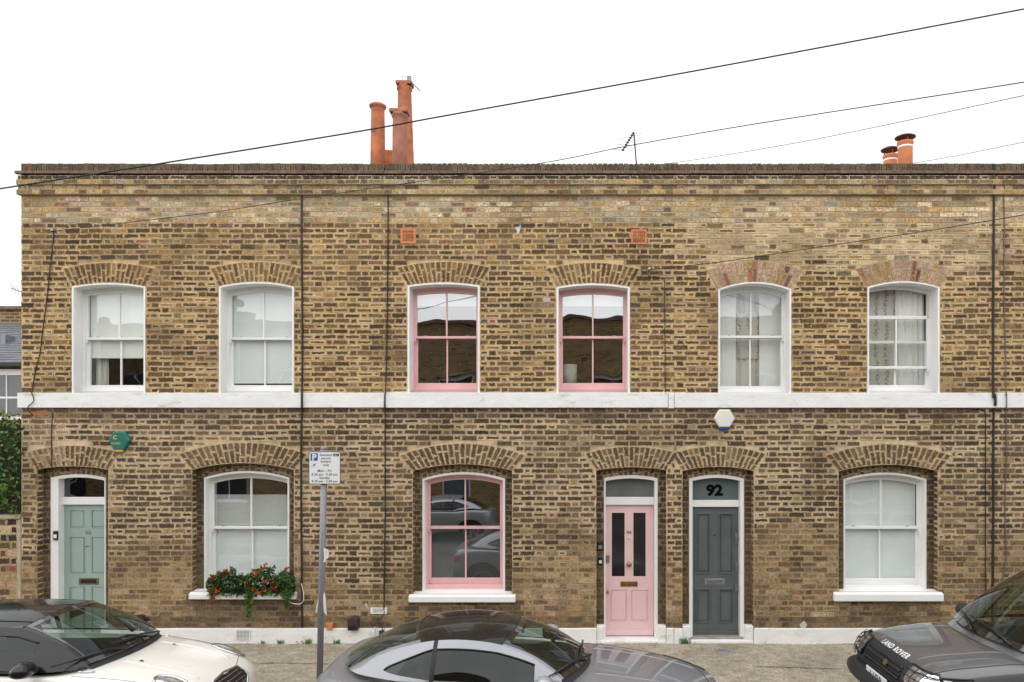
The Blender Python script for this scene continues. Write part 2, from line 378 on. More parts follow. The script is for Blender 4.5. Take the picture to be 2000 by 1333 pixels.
def courses(bw, x0, x1, z0, z1, n, y, ops, T=.005, sel=None, phase0=0, colf=brick_col, md=0):
    h = (z1-z0)/n; polys=[o.poly() for o in ops]; seg=[]
    for c in range(n):
        zb=z0+c*h; zt=zb+h; zm=(zb+zt)/2; g=.0045
        cuts=[]
        for p in polys:
            ss=[q for q in (span(p,zb+.012),span(p,zm),span(p,zt-.012)) if q]
            if ss: cuts.append((min(q[0] for q in ss),max(q[1] for q in ss)))
        ph = (c%2)*.16875 + random.uniform(-.012,.012) + phase0
        x = x0 - 1 - ((x0-1+ph) % .3375) ; k=0
        while x < x1:
            wd = .225 if k%2==0 else .1125
            wd += 0
            a,b = x+g+random.uniform(-.004,.004), x+wd-g+random.uniform(-.004,.004)
            segs=[(a,b)]
            for ca,cb in cuts:
                ns=[]
                for (p,q) in segs:
                    if q<=ca or p>=cb: ns.append((p,q)); continue
                    if p<ca: ns.append((p,ca-g))
                    if q>cb: ns.append((cb+g,q))
                segs=ns
            for p,q in segs:
                p=max(p,x0+.001); q=min(q,x1-.001)
                if q-p<.022: continue
                if sel and not sel((a+b)/2, zm): continue
                wob=.011*fbm((p+q)*.35,zm*.45,5)+.003*fbm((p+q)*2,c*3.1); dh=random.uniform(-.003,.002); e0=random.uniform(-.002,.004)
                col,sm=colf((p+q)/2,zm); mor=lerp3(mor_col((p+q)/2,zm),(.05,.04,.03),md)
                bw.brick(Vector((p,y,zb+g+wob)),VX,VZ,-VY,[(0,e0),(q-p,random.uniform(-.002,.004)),(q-p,h-2*g+dh),(0,h-2*g+dh)],T,col,mor,sm,q-p,h-2*g)
            x+=wd; k+=1
def backing(bw, x0, x1, z0, z1, y, ops, dx=.11, dz=.15, md=0):
    xs={round(x0,5),round(x1,5)}
    k=int(x0/dx)
    x=x0
    while x<x1: xs.add(round(x,5)); x+=dx
    for o in ops:
        for i in range(13):
            q=o.xl+(o.xr-o.xl)*i/12
            if x0<q<x1: xs.add(round(q,5))
    xs=sorted(xs); xs=[a for i,a in enumerate(xs) if i==0 or a-xs[i-1]>1e-4]
    B=[(1,1)]*4
    for a,b in zip(xs,xs[1:]):
        m=(a+b)/2; hs=sorted([o for o in ops if o.xl<m<o.xr and o.zk>z0 and o.zb<z1],key=lambda o:o.zb)
        lo=(z0,z0); iv=[]
        for o in hs: iv.append((lo,(o.zb,o.zb))); lo=(o.top(a),o.top(b))
        iv.append((lo,(z1,z1)))
        for (l0,l1),(t0,t1) in iv:
            if t0-l0<1e-3 and t1-l1<1e-3: continue
            n=max(1,int((t0-l0)/dz))
            for i in range(n):
                f,g=i/n,(i+1)/n
                p=[(a,l0+(t0-l0)*f),(b,l1+(t1-l1)*f),(b,l1+(t1-l1)*g),(a,l0+(t0-l0)*g)]
                i0=len(bw.v); bw.v+=[(q[0],y,q[1]) for q in p]; bw.f.append((i0,i0+1,i0+2,i0+3))
                for q in p: bw.c.append((.3,.2,.1,3)); bw.mc.append((*lerp3(mor_col(*q),(.05,.04,.03),md),1))
                bw.a+=B; bw.b+=B
def ring(bw, o, y, n, colset=None, mor=None, T=.009):
    W=2*o.a/n
    for i in range(n):
        t0,t1=-1+2*i/n,-1+2*(i+1)/n; e=.06/n*2
        ta,tb=t0+e,t1-e
        cut=random.choice([.36,.64,.5]) if i%2 else random.choice([.3,.66])
        for (r0,r1) in ((.0,cut-.02),(cut+.02,1.0)):
            pts=[o.ext(ta,o.T*r0),o.ext(tb,o.T*r0),o.ext(tb,o.T*r1),o.ext(ta,o.T*r1)]
            xm=sum(p[0] for p in pts)/4; zm=sum(p[1] for p in pts)/4
            if colset: c=pick(colset); k=random.uniform(.85,1.15); c=tuple(q*k for q in c); sm=.002
            else: c,sm=brick_col(xm,zm); c=lerp3(c,PAL['umber'],.25); sm=.004
            mc=mor or mor_col(xm,zm)
            bw.brick(Vector((0,y,0)),VX,VZ,-VY,[(a,b) for a,b in pts],T,c,mc,sm,abs(pts[1][0]-pts[0][0]),o.T*(r1-r0))
def jamb(bw, x, y0, y1, z0, z1, n, side):   # brick return; side=+1 faces +x (left jamb), -1 faces -x
    h=(z1-z0)/n; g=.0045; nn=VX*side; u=VY*(1 if side>0 else -1)
    oy=y0 if side>0 else y1
    bb=[(x,y0,z0),(x,y1,z0),(x,y1,z1),(x,y0,z1)]
    bw.quad(bb,(.3,.2,.1),mor_col(x,(z0+z1)/2),3,[(1,1)]*4,[(1,1)]*4)
    for c in range(n):
        zb=z0+c*h
        col,sm=brick_col(x,zb+h/2); col=lerp3(col,PAL['dark'],.65)  # reveal bricks darkened in colour for soot and recess shade
        bw.brick(Vector((x,oy,zb+g)),u,VZ,nn,[(0,0),(y1-y0-.004,0),(y1-y0-.004,h-2*g),(0,h-2*g)],.002,col,mor_col(x,zb),sm,y1-y0,h-2*g)
def soffit(bw, o, y0, y1):
    n=14
    for i in range(n):
        a=o.xl+(o.xr-o.xl)*i/n; b=o.xl+(o.xr-o.xl)*(i+1)/n
        col,sm=brick_col((a+b)/2,o.zc); col=lerp3(col,PAL['black'],.5)  # arch underside blended towards black for soot and soffit shade
        bw.quad([(a,y0,o.top(a)),(b,y0,o.top(b)),(b,y1,o.top(b)),(a,y1,o.top(a))],col,col,0,[(1,1)]*4,[(1,1)]*4)

def stack_mat():
    m, n, b = nodes('far_brick'); L = n.links.new
    geo = n.nodes.new('ShaderNodeNewGeometry'); sx = n.nodes.new('ShaderNodeSeparateXYZ'); L(geo.outputs['Position'], sx.inputs[0])
    ad = n.nodes.new('ShaderNodeMath'); ad.operation = 'ADD'; L(sx.outputs[0], ad.inputs[0]); L(sx.outputs[1], ad.inputs[1])
    cb = n.nodes.new('ShaderNodeCombineXYZ'); L(ad.outputs[0], cb.inputs[0]); L(sx.outputs[2], cb.inputs[1])
    t = n.nodes.new('ShaderNodeTexBrick'); L(cb.outputs[0], t.inputs['Vector']); t.inputs['Scale'].default_value = 1; t.inputs['Brick Width'].default_value = .225; t.inputs['Row Height'].default_value = .077; t.inputs['Mortar Size'].default_value = .009
    t.inputs['Color1'].default_value = srgb(150,122,80)+(1,); t.inputs['Color2'].default_value = srgb(96,78,58)+(1,); t.inputs['Mortar'].default_value = srgb(170,146,108)+(1,); t.inputs['Bias'].default_value = .1
    L(t.outputs['Color'], b.inputs['Base Color']); b.inputs['Roughness'].default_value = .9; return m
M['far_brick'] = stack_mat()
def ground_mat(name, c1, c2, patch=True):
    m, n, b = nodes(name); L = n.links.new; N = n.nodes.new
    geo = N('ShaderNodeNewGeometry')
    def ramp(fac, a, ca, d, cd):
        r = N('ShaderNodeValToRGB'); r.color_ramp.elements[0].position=a; r.color_ramp.elements[0].color=(*ca,1); r.color_ramp.elements[1].position=d; r.color_ramp.elements[1].color=(*cd,1); L(fac, r.inputs[0]); return r.outputs[0]
    def ns(sc, det=5, rg=.6):
        t = N('ShaderNodeTexNoise'); t.inputs['Scale'].default_value=sc; t.inputs['Detail'].default_value=det; t.inputs['Roughness'].default_value=rg; L(geo.outputs['Position'], t.inputs['Vector']); return t.outputs['Fac']
    base = ramp(ns(1.1,6,.7), .38, c1, .62, c2)
    grit = N('ShaderNodeTexVoronoi'); grit.inputs['Scale'].default_value=70; L(geo.outputs['Position'], grit.inputs['Vector'])
    g = ramp(grit.outputs['Color'], .15, (.55,.54,.52), .9, (1.3,1.28,1.24))
    m1 = N('ShaderNodeMixRGB'); m1.blend_type='MULTIPLY'; m1.inputs[0].default_value=.8; L(base,m1.inputs[1]); L(g,m1.inputs[2])
    v = ramp(ns(7,6,.7), .35, (.75,.74,.72), .68, (1.25,1.24,1.2))
    m2 = N('ShaderNodeMixRGB'); m2.blend_type='MULTIPLY'; m2.inputs[0].default_value=1; L(m1.outputs[0],m2.inputs[1]); L(v,m2.inputs[2])
    L(m2.outputs[0], b.inputs['Base Color']); b.inputs['Roughness'].default_value=.9
    bp = N('ShaderNodeBump'); bp.inputs['Strength'].default_value=.5; bp.inputs['Distance'].default_value=.006; L(grit.outputs['Distance'], bp.inputs['Height']); L(bp.outputs[0], b.inputs['Normal'])
    return m
M['pave'] = ground_mat('pavement_asphalt', srgb(146,138,124), srgb(172,164,149))
M['road'] = ground_mat('road_asphalt', srgb(84,82,80), srgb(104,102,98))
M['tarseam'] = mat('tar_seam', (.10,.09,.075), .9, var=.3, scale=15)
M['kerb'] = mat('kerb_granite', (.33,.32,.30), .85, var=.2, scale=12, bump=.3)
# ------------------------------------------------------------------ ground, pavement, road
KY = -2.3
tag(MB().box(-400,400,-400,400,-.6,-.112).build('ground', M['road']), kind='structure')
tag(MB().grid(lambda u,v:(-60+120*u, -14.6+(14.6+KY)*v, -.10), 4, 4).build('road', M['road']), kind='structure')
def pv(u,v):
    x=-40+80*u; y=KY+(0.6-KY)*v; return (x,y,.004+.012*fbm(x*.8,y*1.3,2) - (.012 if v>.78 else 0))
tag(MB().grid(pv, 500, 14).build('pavement', M['pave']), kind='structure')
mb = MB()
for i in range(80): mb.box(-40+i+.006, -39+i-.006, KY-.14, KY, -.3, .004)
tag(mb.build('kerb', M['kerb'], bevel=.02), kind='structure')
mb = MB(); mb.box(-40,40,-15,-12.3,-.3,.0); tag(mb.build('far_pavement', M['pave']), kind='structure')
mb = MB()
for i in range(80): mb.box(-40+i+.006, -39+i-.006, -12.3, -12.16, -.3, .004)
tag(mb.build('far_kerb', M['kerb'], bevel=.02), kind='structure')

random.seed(31)
for (xa,ya,xb,yb) in ((-5.4,-.95,-3.1,-1.1),(2.3,-1.2,3.9,-1.35),(3.9,-1.35,4.3,-2.2)):
    n=26; P=[(xa+(xb-xa)*i/n+.02*fbm(i*.6,xa),ya+(yb-ya)*i/n+.02*fbm(i*.7,ya)) for i in range(n+1)]; mb=MB()
    dx,dy=xb-xa,yb-ya; l=math.hypot(dx,dy); nx,ny=-dy/l,dx/l
    for (a,b),(c,d) in zip(P,P[1:]):
        w0=.006+.004*random.random(); mb.face([(a-nx*w0,b-ny*w0,.0195),(c-nx*w0,d-ny*w0,.0195),(c+nx*w0,d+ny*w0,.0195),(a+nx*w0,b+ny*w0,.0195)])
    tag(mb.build('pavement_seam',M['tarseam'],fix=False),kind='structure')
# ------------------------------------------------------------------ terrace
ZB0, ZB1 = Z(797), Z(768)
ZPL, ZTOP = Z(1226), Z(342)
def OP(l, r, zc, zk, zb, T=0, th=0): return Opening(X(l), X(r), Z(zc), Z(zk), zb, T, th)
UP = [OP(141,284,560,553,ZB1-.02,.29,27), OP(428,574,560,551,ZB1-.02,.29,27), OP(796,937,558,552,ZB1-.02,.3,31),
      OP(1087,1230,561,554,ZB1-.02,.3,31), OP(1403,1545,565,551,ZB1-.02,.3,32), OP(1694,1835,561,549.5,ZB1-.02,.3,33)]
SILLZ = Z(1166)
GR = dict(D96=OP(72.4,211.6,918,911,-.05,.30,33), W1=OP(375.6,574,918,905,SILLZ-.03,.30,42), W2=OP(806.6,1000,920,907,SILLZ-.03,.30,42),
          D94=OP(1165,1301.5,919,913,-.05,.30,36), D92=OP(1333,1472,920,912,-.05,.30,36), W3=OP(1638,1832,921,908,SILLZ-.03,.30,40))
ALLOPS = UP + list(GR.values())
# the neighbour beyond the right edge of the photo
EX = [OP(2060,2202,562,551,ZB1-.02,.3,32), OP(2080,2220,920,912,-.05,.3,36)]
ALLOPS += EX
INN = {}
for k,o in GR.items():
    mg=.112; i=Opening(o.xl+mg,o.xr-mg,o.zc-.125,o.zk-.125,o.zb); i.T=.115; i.th=R(20); INN[k]=i
i=Opening(EX[1].xl+.11,EX[1].xr-.11,EX[1].zc-.125,EX[1].zk-.125,-.05); i.T=.115; i.th=R(20); INN['E']=i; GR2=dict(GR); GR2['E']=EX[1]
RED=[('pink',4),('red',1.3),('ochre',.9),('tan',1.6),('plum',.5)]
bounds = [(X(42), X(752)), (X(752), X(1316)), (X(1316), X(1944)), (X(1944), X(2330))]
labels = ['yellow brick terraced house at the left end with sage green door and white sash windows',
          'yellow brick terraced house with pink door and pink sash windows',
          'yellow brick terraced house with dark grey door and red brick arches over its upper windows',
          'yellow brick terraced house cut off by the right edge beyond the black cables']
H = []
for hi,(x0,x1) in enumerate(bounds):
    h = empty('terraced_house', ((x0+x1)/2,0,0), labels[hi], 'house', 'terraced houses in the row'); H.append(h)
    ops=[o for o in ALLOPS if x0<o.xm<x1]
    bw = BW()
    backing(bw, x0, x1, -.1, 6.86, 0, ops)
    gx0,gx1 = (x0 if hi==0 else x0-.3), (x1 if hi==3 else x1+.3)
    sel=(lambda x,z: True) if hi in () else (lambda x,z,a=x0,b=x1: a<=x<b)
    random.seed(100)   # the same stream for every house so that courses run through
    st=random.getstate()
    courses(bw, X(42), X(2330), ZPL, ZB0, 40, 0, ALLOPS, sel=sel)
    courses(bw, X(42), X(2330), ZB1, ZTOP-.0, 41, 0, ALLOPS, sel=lambda x,z,a=x0,b=x1: a<=x<b and z<Z(383)+.03)
    random.seed(11+hi)
    for k,o in GR2.items():
        if not(x0<o.xm<x1): continue
        inn=INN[k]
        z0=max(o.zb,-.05)
        sub=BW()
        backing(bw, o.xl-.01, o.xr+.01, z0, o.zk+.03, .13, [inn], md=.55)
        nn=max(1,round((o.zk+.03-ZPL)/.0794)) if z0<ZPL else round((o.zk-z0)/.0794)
        courses(bw, o.xl-.01, o.xr+.01, max(z0,ZPL-.0), o.zk+.03, nn, .13, [inn], colf=lambda x,z:(lerp3(brick_col(x,z)[0],PAL['dark'],.72),.002), md=.55)  # recessed skin: soot and shade of the outer arch both put into the colour
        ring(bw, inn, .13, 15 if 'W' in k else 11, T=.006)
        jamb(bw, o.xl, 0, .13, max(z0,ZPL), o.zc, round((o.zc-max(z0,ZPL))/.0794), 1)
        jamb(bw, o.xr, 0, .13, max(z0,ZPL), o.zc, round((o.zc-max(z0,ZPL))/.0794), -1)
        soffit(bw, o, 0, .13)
    # end walls and rear so that the house is closed
    bm_=MB()
    bm_.box(x0+.003,x1-.003,7.6,7.8,0,6.6)
    bm_.build('rear_wall', M['far_brick'], h)
    if hi==0:
        bb=[(x0,8-.2,-.1),(x0,0,-.1),(x0,0,6.86),(x0,7.8,6.86)]
        bw.quad(bb,(.3,.2,.1),mor_col(x0,3),3,[(1,1)]*4,[(1,1)]*4)
        for c in range(87):
            y=-.002+(c%2)*-.1; zz=.0+c*.0784
            while y<7.7:
                for wd in (.1125,.225):
                    a=max(0,y+.004); b=min(7.79,y+wd-.004)
                    if b-a>.03:
                        col,sm=brick_col(x0,zz); bw.brick(Vector((x0,b,zz+.005)),-VY,VZ,-VX,[(0,0),(b-a,0),(b-a,.068),(0,.068)],.005,col,mor_col(x0,zz),sm)
                    y+=wd
    bw.build('wall', h)
    bm_=MB()
    if hi==0: bm_.box(x0+.02,x0+.2,.25,7.6,0,6.5)
    bm_.build('party_wall', M['room'], h) if hi==0 else 0; MB().box(x1-.2,x1-.004,.25,7.6,0,6.5).build('party_wall', M['room'], h)
    # arches
    for o in ops:
        ab=BW(); up=o.zb>3
        red=(hi==2 and up) 
        ring(ab, o, 0, 17 if up else (21 if o.a>.6 else 17), colset=RED if red else None, mor=srgb(176,160,136) if red else None)
        # mortar bed of the arch
        P=[o.ext(1-i/10,o.T+.012) for i in range(21)]; Q=[o.ext(-1+i/10,.0) for i in range(21)]
        for i in range(20):
            a,b=P[i],P[i+1]; c_,d_=Q[19-i],Q[20-i]
            mc=srgb(168,152,128) if red else mor_col(o.xm,o.zk)
            ab.quad([(a[0],-.003,a[1]),(b[0],-.003,b[1]),(c_[0],-.003,c_[1]),(d_[0],-.003,d_[1])],(.3,.2,.1),mc,3,[(1,1)]*4,[(1,1)]*4)
        ab.build('window_arch' if (o.a>.6 or up) else 'door_arch', h)
    # rooms
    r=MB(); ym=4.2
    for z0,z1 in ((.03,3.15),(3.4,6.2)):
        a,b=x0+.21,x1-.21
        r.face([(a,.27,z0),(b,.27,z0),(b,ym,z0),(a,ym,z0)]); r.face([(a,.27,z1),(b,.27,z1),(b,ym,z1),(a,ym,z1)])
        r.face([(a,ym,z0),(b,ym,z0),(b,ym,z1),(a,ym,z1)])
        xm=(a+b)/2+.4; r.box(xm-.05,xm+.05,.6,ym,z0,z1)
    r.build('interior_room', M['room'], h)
    rf=MB(); rf.box(x0+.003,x1-.003,.2,7.6,6.35,6.5); rf.build('roof', M['slate'], h)
    # string course: joints at the party lines
    sc=MB(); j0=x0-(.03 if hi==0 else -.003); yy=-.045-(.004 if hi==1 else 0)
    if hi==1: sc.box(j0,X(1304),yy,.0,ZB0,ZB1+.004); sc.box(X(1305),x1-.004,yy-.006,.0,ZB0-.008,ZB1+.0)
    elif hi==0: sc.box(j0,X(589.5),yy,.0,ZB0,ZB1); sc.box(X(590.5),x1-.006,yy+.004,.0,ZB0+.002,ZB1)
    else: sc.box(j0,x1-.003,yy,.0,ZB0,ZB1)
    sc.build('string_course', M['render'], h, bevel=.006)
    # plinth
    pl=MB(); gaps=sorted([(o.xl,o.xr) for o in ops if o.zb<0]); a=x0+(.002 if hi else -.02)
    def pbox(a,b):
        n=max(1,int((b-a)/.35)); zs=lambda x:ZPL-.005+.006*fbm(x*1.7,hi)
        pl.strip([a+(b-a)*i/n for i in range(n+1)], zs, lambda x:-.1, -.04, 0.0)
    for (g0,g1) in gaps+[(x1-.002,None)]:
        pbox(a,g0)
        if g1: a=g1
    for k,o in GR2.items():
        if x0<o.xm<x1 and o.zb<0:
            pl.box(o.xl-.001,INN[k].xl+.002,.0,.2,-.1,ZPL+.02); pl.box(INN[k].xr-.002,o.xr+.001,.0,.2,-.1,ZPL+.02)
    pl.build('plinth', M['render'], h, bevel=.012)
    # cornice
    co=BW(); z0=Z(382.5); y=-.04
    hgt=(ZTOP-z0)/4.25
    for ci in range(4):
        zb=z0+ci*hgt*1.0; 
        yy={0:-.06,1:-.028,2:-.066,3:-.035}[ci]; a0=x0-(.03 if hi==0 else 0)
        co_c=[(a0,yy),(x1,yy)]
        top=zb+hgt; B=[(1,1)]*4; mc=mor_col(0,zb+.03)
        n=int((x1-a0)/.2)+1
        for i in range(n):
            a=a0+(x1-a0)*i/n; b=a0+(x1-a0)*(i+1)/n
            co.quad([(a,yy,zb),(b,yy,zb),(b,yy,top),(a,yy,top)],(.2,.1,.1),mor_col(a,zb+.02),3,B,B)
        co.quad([(a0,yy,zb),(a0,.02,zb),(x1,.02,zb),(x1,yy,zb)],(.2,.1,.1),mc,3,B,B)
        co.quad([(a0,yy,top),(x1,yy,top),(x1,.02,top),(a0,.02,top)],(.2,.1,.1),mc,3,B,B)
        if hi==0: co.quad([(a0,.02,zb),(a0,yy,zb),(a0,yy,top),(a0,.02,top)],(.2,.1,.1),mc,3,B,B)
        random.seed(50+ci); x=X(42)-.03-(ci%2)*.17; k=0
        while x<x1:
            wd=.225 if k%2==0 else .1125; a=max(x+.005,a0); b=min(x+wd-.005,x1-.001)
            q=random.random()
            if b-a>.03 and (a+b)/2>=x0-.04:
                col,sm=brick_col((a+b)/2,top-.02); T=.006
                if ci==1: T=.016 if k%2 else .0; 
                if ci==1 and k%2: col=lerp3(col,PAL['tan'],.4)
                co.brick(Vector((a,yy,zb+.005)),VX,VZ,-VY,[(0,0),(b-a,0),(b-a,hgt-.008),(0,hgt-.008)],T+random.uniform(0,.003),col,mor_col(a,zb),sm)
            x+=wd; k+=1
    co.build('cornice', h)
    cp=BW(); x=x0+.001-(.0); z0,z1=Z(336.5),Z(320.5)
    rr=random.Random(5+hi)
    cp.quad([(x0,-.0,6.75),(x1,-.0,6.75),(x1,-.0,z1-.012),(x0,-.0,z1-.012)],(.1,.1,.1),srgb(96,84,68),3,[(1,1)]*4,[(1,1)]*4)
    cp.quad([(x0,.0,z1-.012),(x1,.0,z1-.012),(x1,.22,z1-.012),(x0,.22,z1-.012)],(.1,.1,.1),srgb(96,84,68),3,[(1,1)]*4,[(1,1)]*4)
    cp.quad([(x0,.22,6.3),(x0,.22,z1-.012),(x1,.22,z1-.012),(x1,.22,6.3)],(.1,.1,.1),srgb(96,84,68),3,[(1,1)]*4,[(1,1)]*4)
    while x<x1-.02:
        wd=.072; dz=rr.uniform(-.0035,.0035)+.006*fbm(x*.8,3)
        c=rr.choice([PAL['dark'],PAL['dark'],PAL['brown'],lerp3(PAL['dark'],PAL['grey'],.45),PAL['umber']]); c=lerp3(c,srgb(96,86,72),.5)
        T=.0+rr.uniform(.008,.014)
        cp.brick(Vector((x+.004,-.0,z0+.0)),VX,VZ,-VY,[(0,0),(wd-.008,0),(wd-.008,z1-z0+dz),(0,z1-z0+dz)],T,c,srgb(120,104,84),.004)
        cp.brick(Vector((x+.004,-.01,z1+dz)),VX,VY,VZ,[(0,0),(wd-.008,0),(wd-.008,.22),(0,.22)],.0,c,srgb(120,104,84),.004)
        x+=wd+.003
    cp.build('coping', h)
    ti=MB(); x=x0-(.05 if hi==0 else 0)
    for (zz,yo) in ((Z(341.5),-.060),(Z(338.6),-.055)):
        x=x0-(.06 if hi==0 else 0)+( .1 if yo>-.08 else 0)*0
        while x<x1:
            b=min(x+.262,x1); ti.box(x+.002,b-.002,yo+rr.uniform(-.006,.004),.0,zz+rr.uniform(-.002,.002),zz+.019); x=b
    ti.build('creasing_tiles', M['tile'], h)
MB().box(X(1297),X(1325),-.01,.24,Z(323.5)+.0,Z(319)+.0).build('coping_block', M['concrete'], H[1], bevel=.008)

# ------------------------------------------------------------------ windows
def xs_(a,b,n=14): return [a+(b-a)*i/n for i in range(n+1)]
def sash_window(h, o, yf, mfr, zm, zgb, lin=.024, ylin=-.006, mlin=None, gl='glass', glu=None, fw=.014, sw=.036, drop=0, bars=True, lowmat=None, sill=True, lshift=0):
    """o: clear opening.  lin: thickness of the white lining, yf: front of the box frame"""
    mlin = mlin or M['white']; G = MB()
    win = MB()
    L0,R0=o.xl,o.xr
    # lining (outermost, painted masonry reveal)
    win.box(L0,L0+lin,ylin,yf,o.zb+.0,o.zc+.004,0); win.box(R0-lin,R0,ylin,yf,o.zb,o.zc+.004,0)
    win.strip(xs_(L0+lin,R0-lin), lambda x:o.top(x)+.004, lambda x:o.top(x)-lin, ylin, yf, 0)
    win.strip(xs_(L0,L0+lin,2), lambda x:o.top(x)+.004, lambda x:o.zc+.002, ylin+.001, yf, 0); win.strip(xs_(R0-lin,R0,2), lambda x:o.top(x)+.004, lambda x:o.zc+.002, ylin+.001, yf, 0)
    a,b=L0+lin,R0-lin; at=lambda x:o.top(x)-lin
    # box frame
    win.box(L0+.002,a+fw,yf,yf+.13,o.zb,o.zc,1); win.box(b-fw,R0-.002,yf,yf+.13,o.zb,o.zc,1)
    win.strip(xs_(L0+.002,R0-.002), lambda x:o.top(x)-.002, lambda x:at(x)-.036, yf+.0015, yf+.13, 1)
    wo = win.build('window', [mlin, mfr], h, bevel=.004)
    if sill:
        sb=MB(); sb.box(a-.0,b+.0,yf-.035,yf+.13,o.zb+.0,Z(zgb,yf)-.085); sb.build('window_sill', mfr, wo, bevel=.006)
    zbs=Z(zgb,yf)-.085
    # upper sash
    ul,ur=a+fw-.004,b-fw+.004; zmr=Z(zm,yf)
    ut=lambda x:at(x)-.032-drop
    y0=yf+.022; y1=yf+.062
    us=MB(); us.box(ul,ul+sw,y0,y1,zmr,ut(ul)-.0); us.box(ur-sw,ur,y0,y1,zmr,ut(ur))
    if drop: ut=lambda x,q=ut(xm_:=(ul+ur)/2)-.03:q
    us.strip(xs_(ul+sw,ur-sw), ut, (lambda x:ut(x)-.05) , y0,y1)
    us.box(ul+sw,ur-sw,y0-.004,y1,zmr-.018,zmr+.018) if not drop else us.box(ul+sw,ur-sw,y0-.004,y1,zmr-.02,zmr+.02)
    us.box(ul,ul+sw,y0-.003,y1,zmr-.018,zmr); us.box(ur-sw,ur,y0-.003,y1,zmr-.018,zmr)
    xm=(ul+ur)/2+lshift
    if bars: us.box(xm-.011,xm+.011,y0+.004,y1-.004,zmr+.018,ut(xm)-.05)
    for sx in (ul+.002, ur-sw+.004):   # horns
        us.prism([(sx,zmr-.018),(sx+sw*.85,zmr-.018),(sx+sw*.8,zmr-.05),(sx+sw*.5,zmr-.065),(sx+sw*.35,zmr-.085),(sx+sw*.1,zmr-.06)],y0,y1-.006)
    uo=us.build('sash', mfr, wo, bevel=.0035)
    gu=MB(); n=14; X_=xs_(ul+sw-.005,ur-sw+.005,n); yg=y0+.024
    for i in range(n): gu.face([(X_[i],yg,zmr),(X_[i+1],yg,zmr),(X_[i+1],yg,ut(X_[i+1])-.045),(X_[i],yg,ut(X_[i])-.045)])
    gu.build('pane', M[glu or gl], wo)
    # lower sash
    y0=yf+.068; y1=yf+.108; zt=zmr+.022+drop; zb=zbs+.003; 
    ll,lr=a+fw-.008,b-fw+.008; sw=sw+.008
    ls=MB(); ls.box(ll,ll+sw,y0,y1,zb,zt); ls.box(lr-sw,lr,y0,y1,zb,zt); ls.box(ll+sw,lr-sw,y0,y1,zb,Z(zgb,yf)); ls.box(ll+sw,lr-sw,y0,y1,zt-.04,zt)
    if bars: ls.box(xm-.011,xm+.011,y0+.004,y1-.004,Z(zgb,yf),zt-.04)
    ls.build('sash', mfr, wo, bevel=.0035)
    yg=y0+.022
    gb=MB(); gb.face([(ll+sw-.004,yg,zb),(lr-sw+.004,yg,zb),(lr-sw+.004,yg,zt-.02),(ll+sw-.004,yg,zt-.02)]); gb.build('pane', lowmat or M[gl], wo)
    # small fasteners on the meeting rail
    for sx in (ul+.17,ur-.17): fa=MB(); fa.box(sx-.018,sx+.018,yf+.03,yf+.06,zmr+.018,zmr+.03); fa.build('sash_fastener', M['steel'], wo, bevel=.003)
    return wo
def sheet(wo, name, l, r, zt, zb, y, m, wav=0, n=40):
    mb=MB(); mb.grid(lambda u,v:(l+(r-l)*u, y+wav*math.sin(u*(r-l)*70+2*math.sin(v*2))*(1)+ (wav*.5*math.sin(u*41)), zb+(zt-zb)*v), n if wav else 2, 6 if wav else 1)
    if not wav: mb=MB().box(l,r,y,y+.004,zb,zt)
    o=mb.build(name, m, wo); return o
YU=.22
w1=sash_window(H[0],UP[0],YU,M['white'],661.5,752,gl='glassold',glu='glassold')
sheet(w1,'roller_blind',UP[0].xl+.05,UP[0].xr-.05,UP[0].zk+.0,Z(701,.4),YU+.12,M['blind'])
sheet(w1,'curtain',UP[0].xl+.06,X(216,.5),UP[0].zk,ZB1,YU+.22,M['curtain'],.018,60)
w2=sash_window(H[0],UP[1],YU,M['white'],661.5,752,gl='glassold',glu='glassold')
sheet(w2,'roller_blind',UP[1].xl+.05,UP[1].xr-.05,UP[1].zk,Z(750,.4),YU+.12,M['blindgrey'])
PK=M['pink']
w3=sash_window(H[1],UP[2],YU,PK,659,748,lin=.028,fw=.018,sw=.04,gl='glassup',glu='glassup')
w4=sash_window(H[1],UP[3],YU,PK,659,748,lin=.028,fw=.018,sw=.04,gl='glassup',glu='glassup')
for w_,o in ((w3,UP[2]),(w4,UP[3])): sheet(w_,'roller_blind',o.xl+.06,o.xr-.06,o.zk,Z(599,.4),YU+.16,M['blind'])
w5=sash_window(H[2],UP[4],YU,M['white'],658,754)
sheet(w5,'curtain',UP[4].xl+.03,UP[4].xl+.34,UP[4].zk,ZB1,YU+.2,M['blind'],.0)
sheet(w5,'curtain',UP[4].xr-.36,UP[4].xr-.03,UP[4].zk,ZB1,YU+.2,M['blind'],.0)
sheet(w5,'net_curtain',UP[4].xl+.3,UP[4].xr-.3,UP[4].zk,ZB1,YU+.26,M['curtain'],.02,60)
w6=sash_window(H[2],UP[5],YU,M['white'],718,752,drop=Z(570,.2)-Z(620,.2)+.0)
sheet(w6,'curtain',UP[5].xl+.03,UP[5].xl+.15,UP[5].zk,ZB1,YU+.2,M['blind'])
sheet(w6,'curtain',UP[5].xr-.46,UP[5].xr-.03,UP[5].zk,ZB1,YU+.2,M['blind'],.012,60)
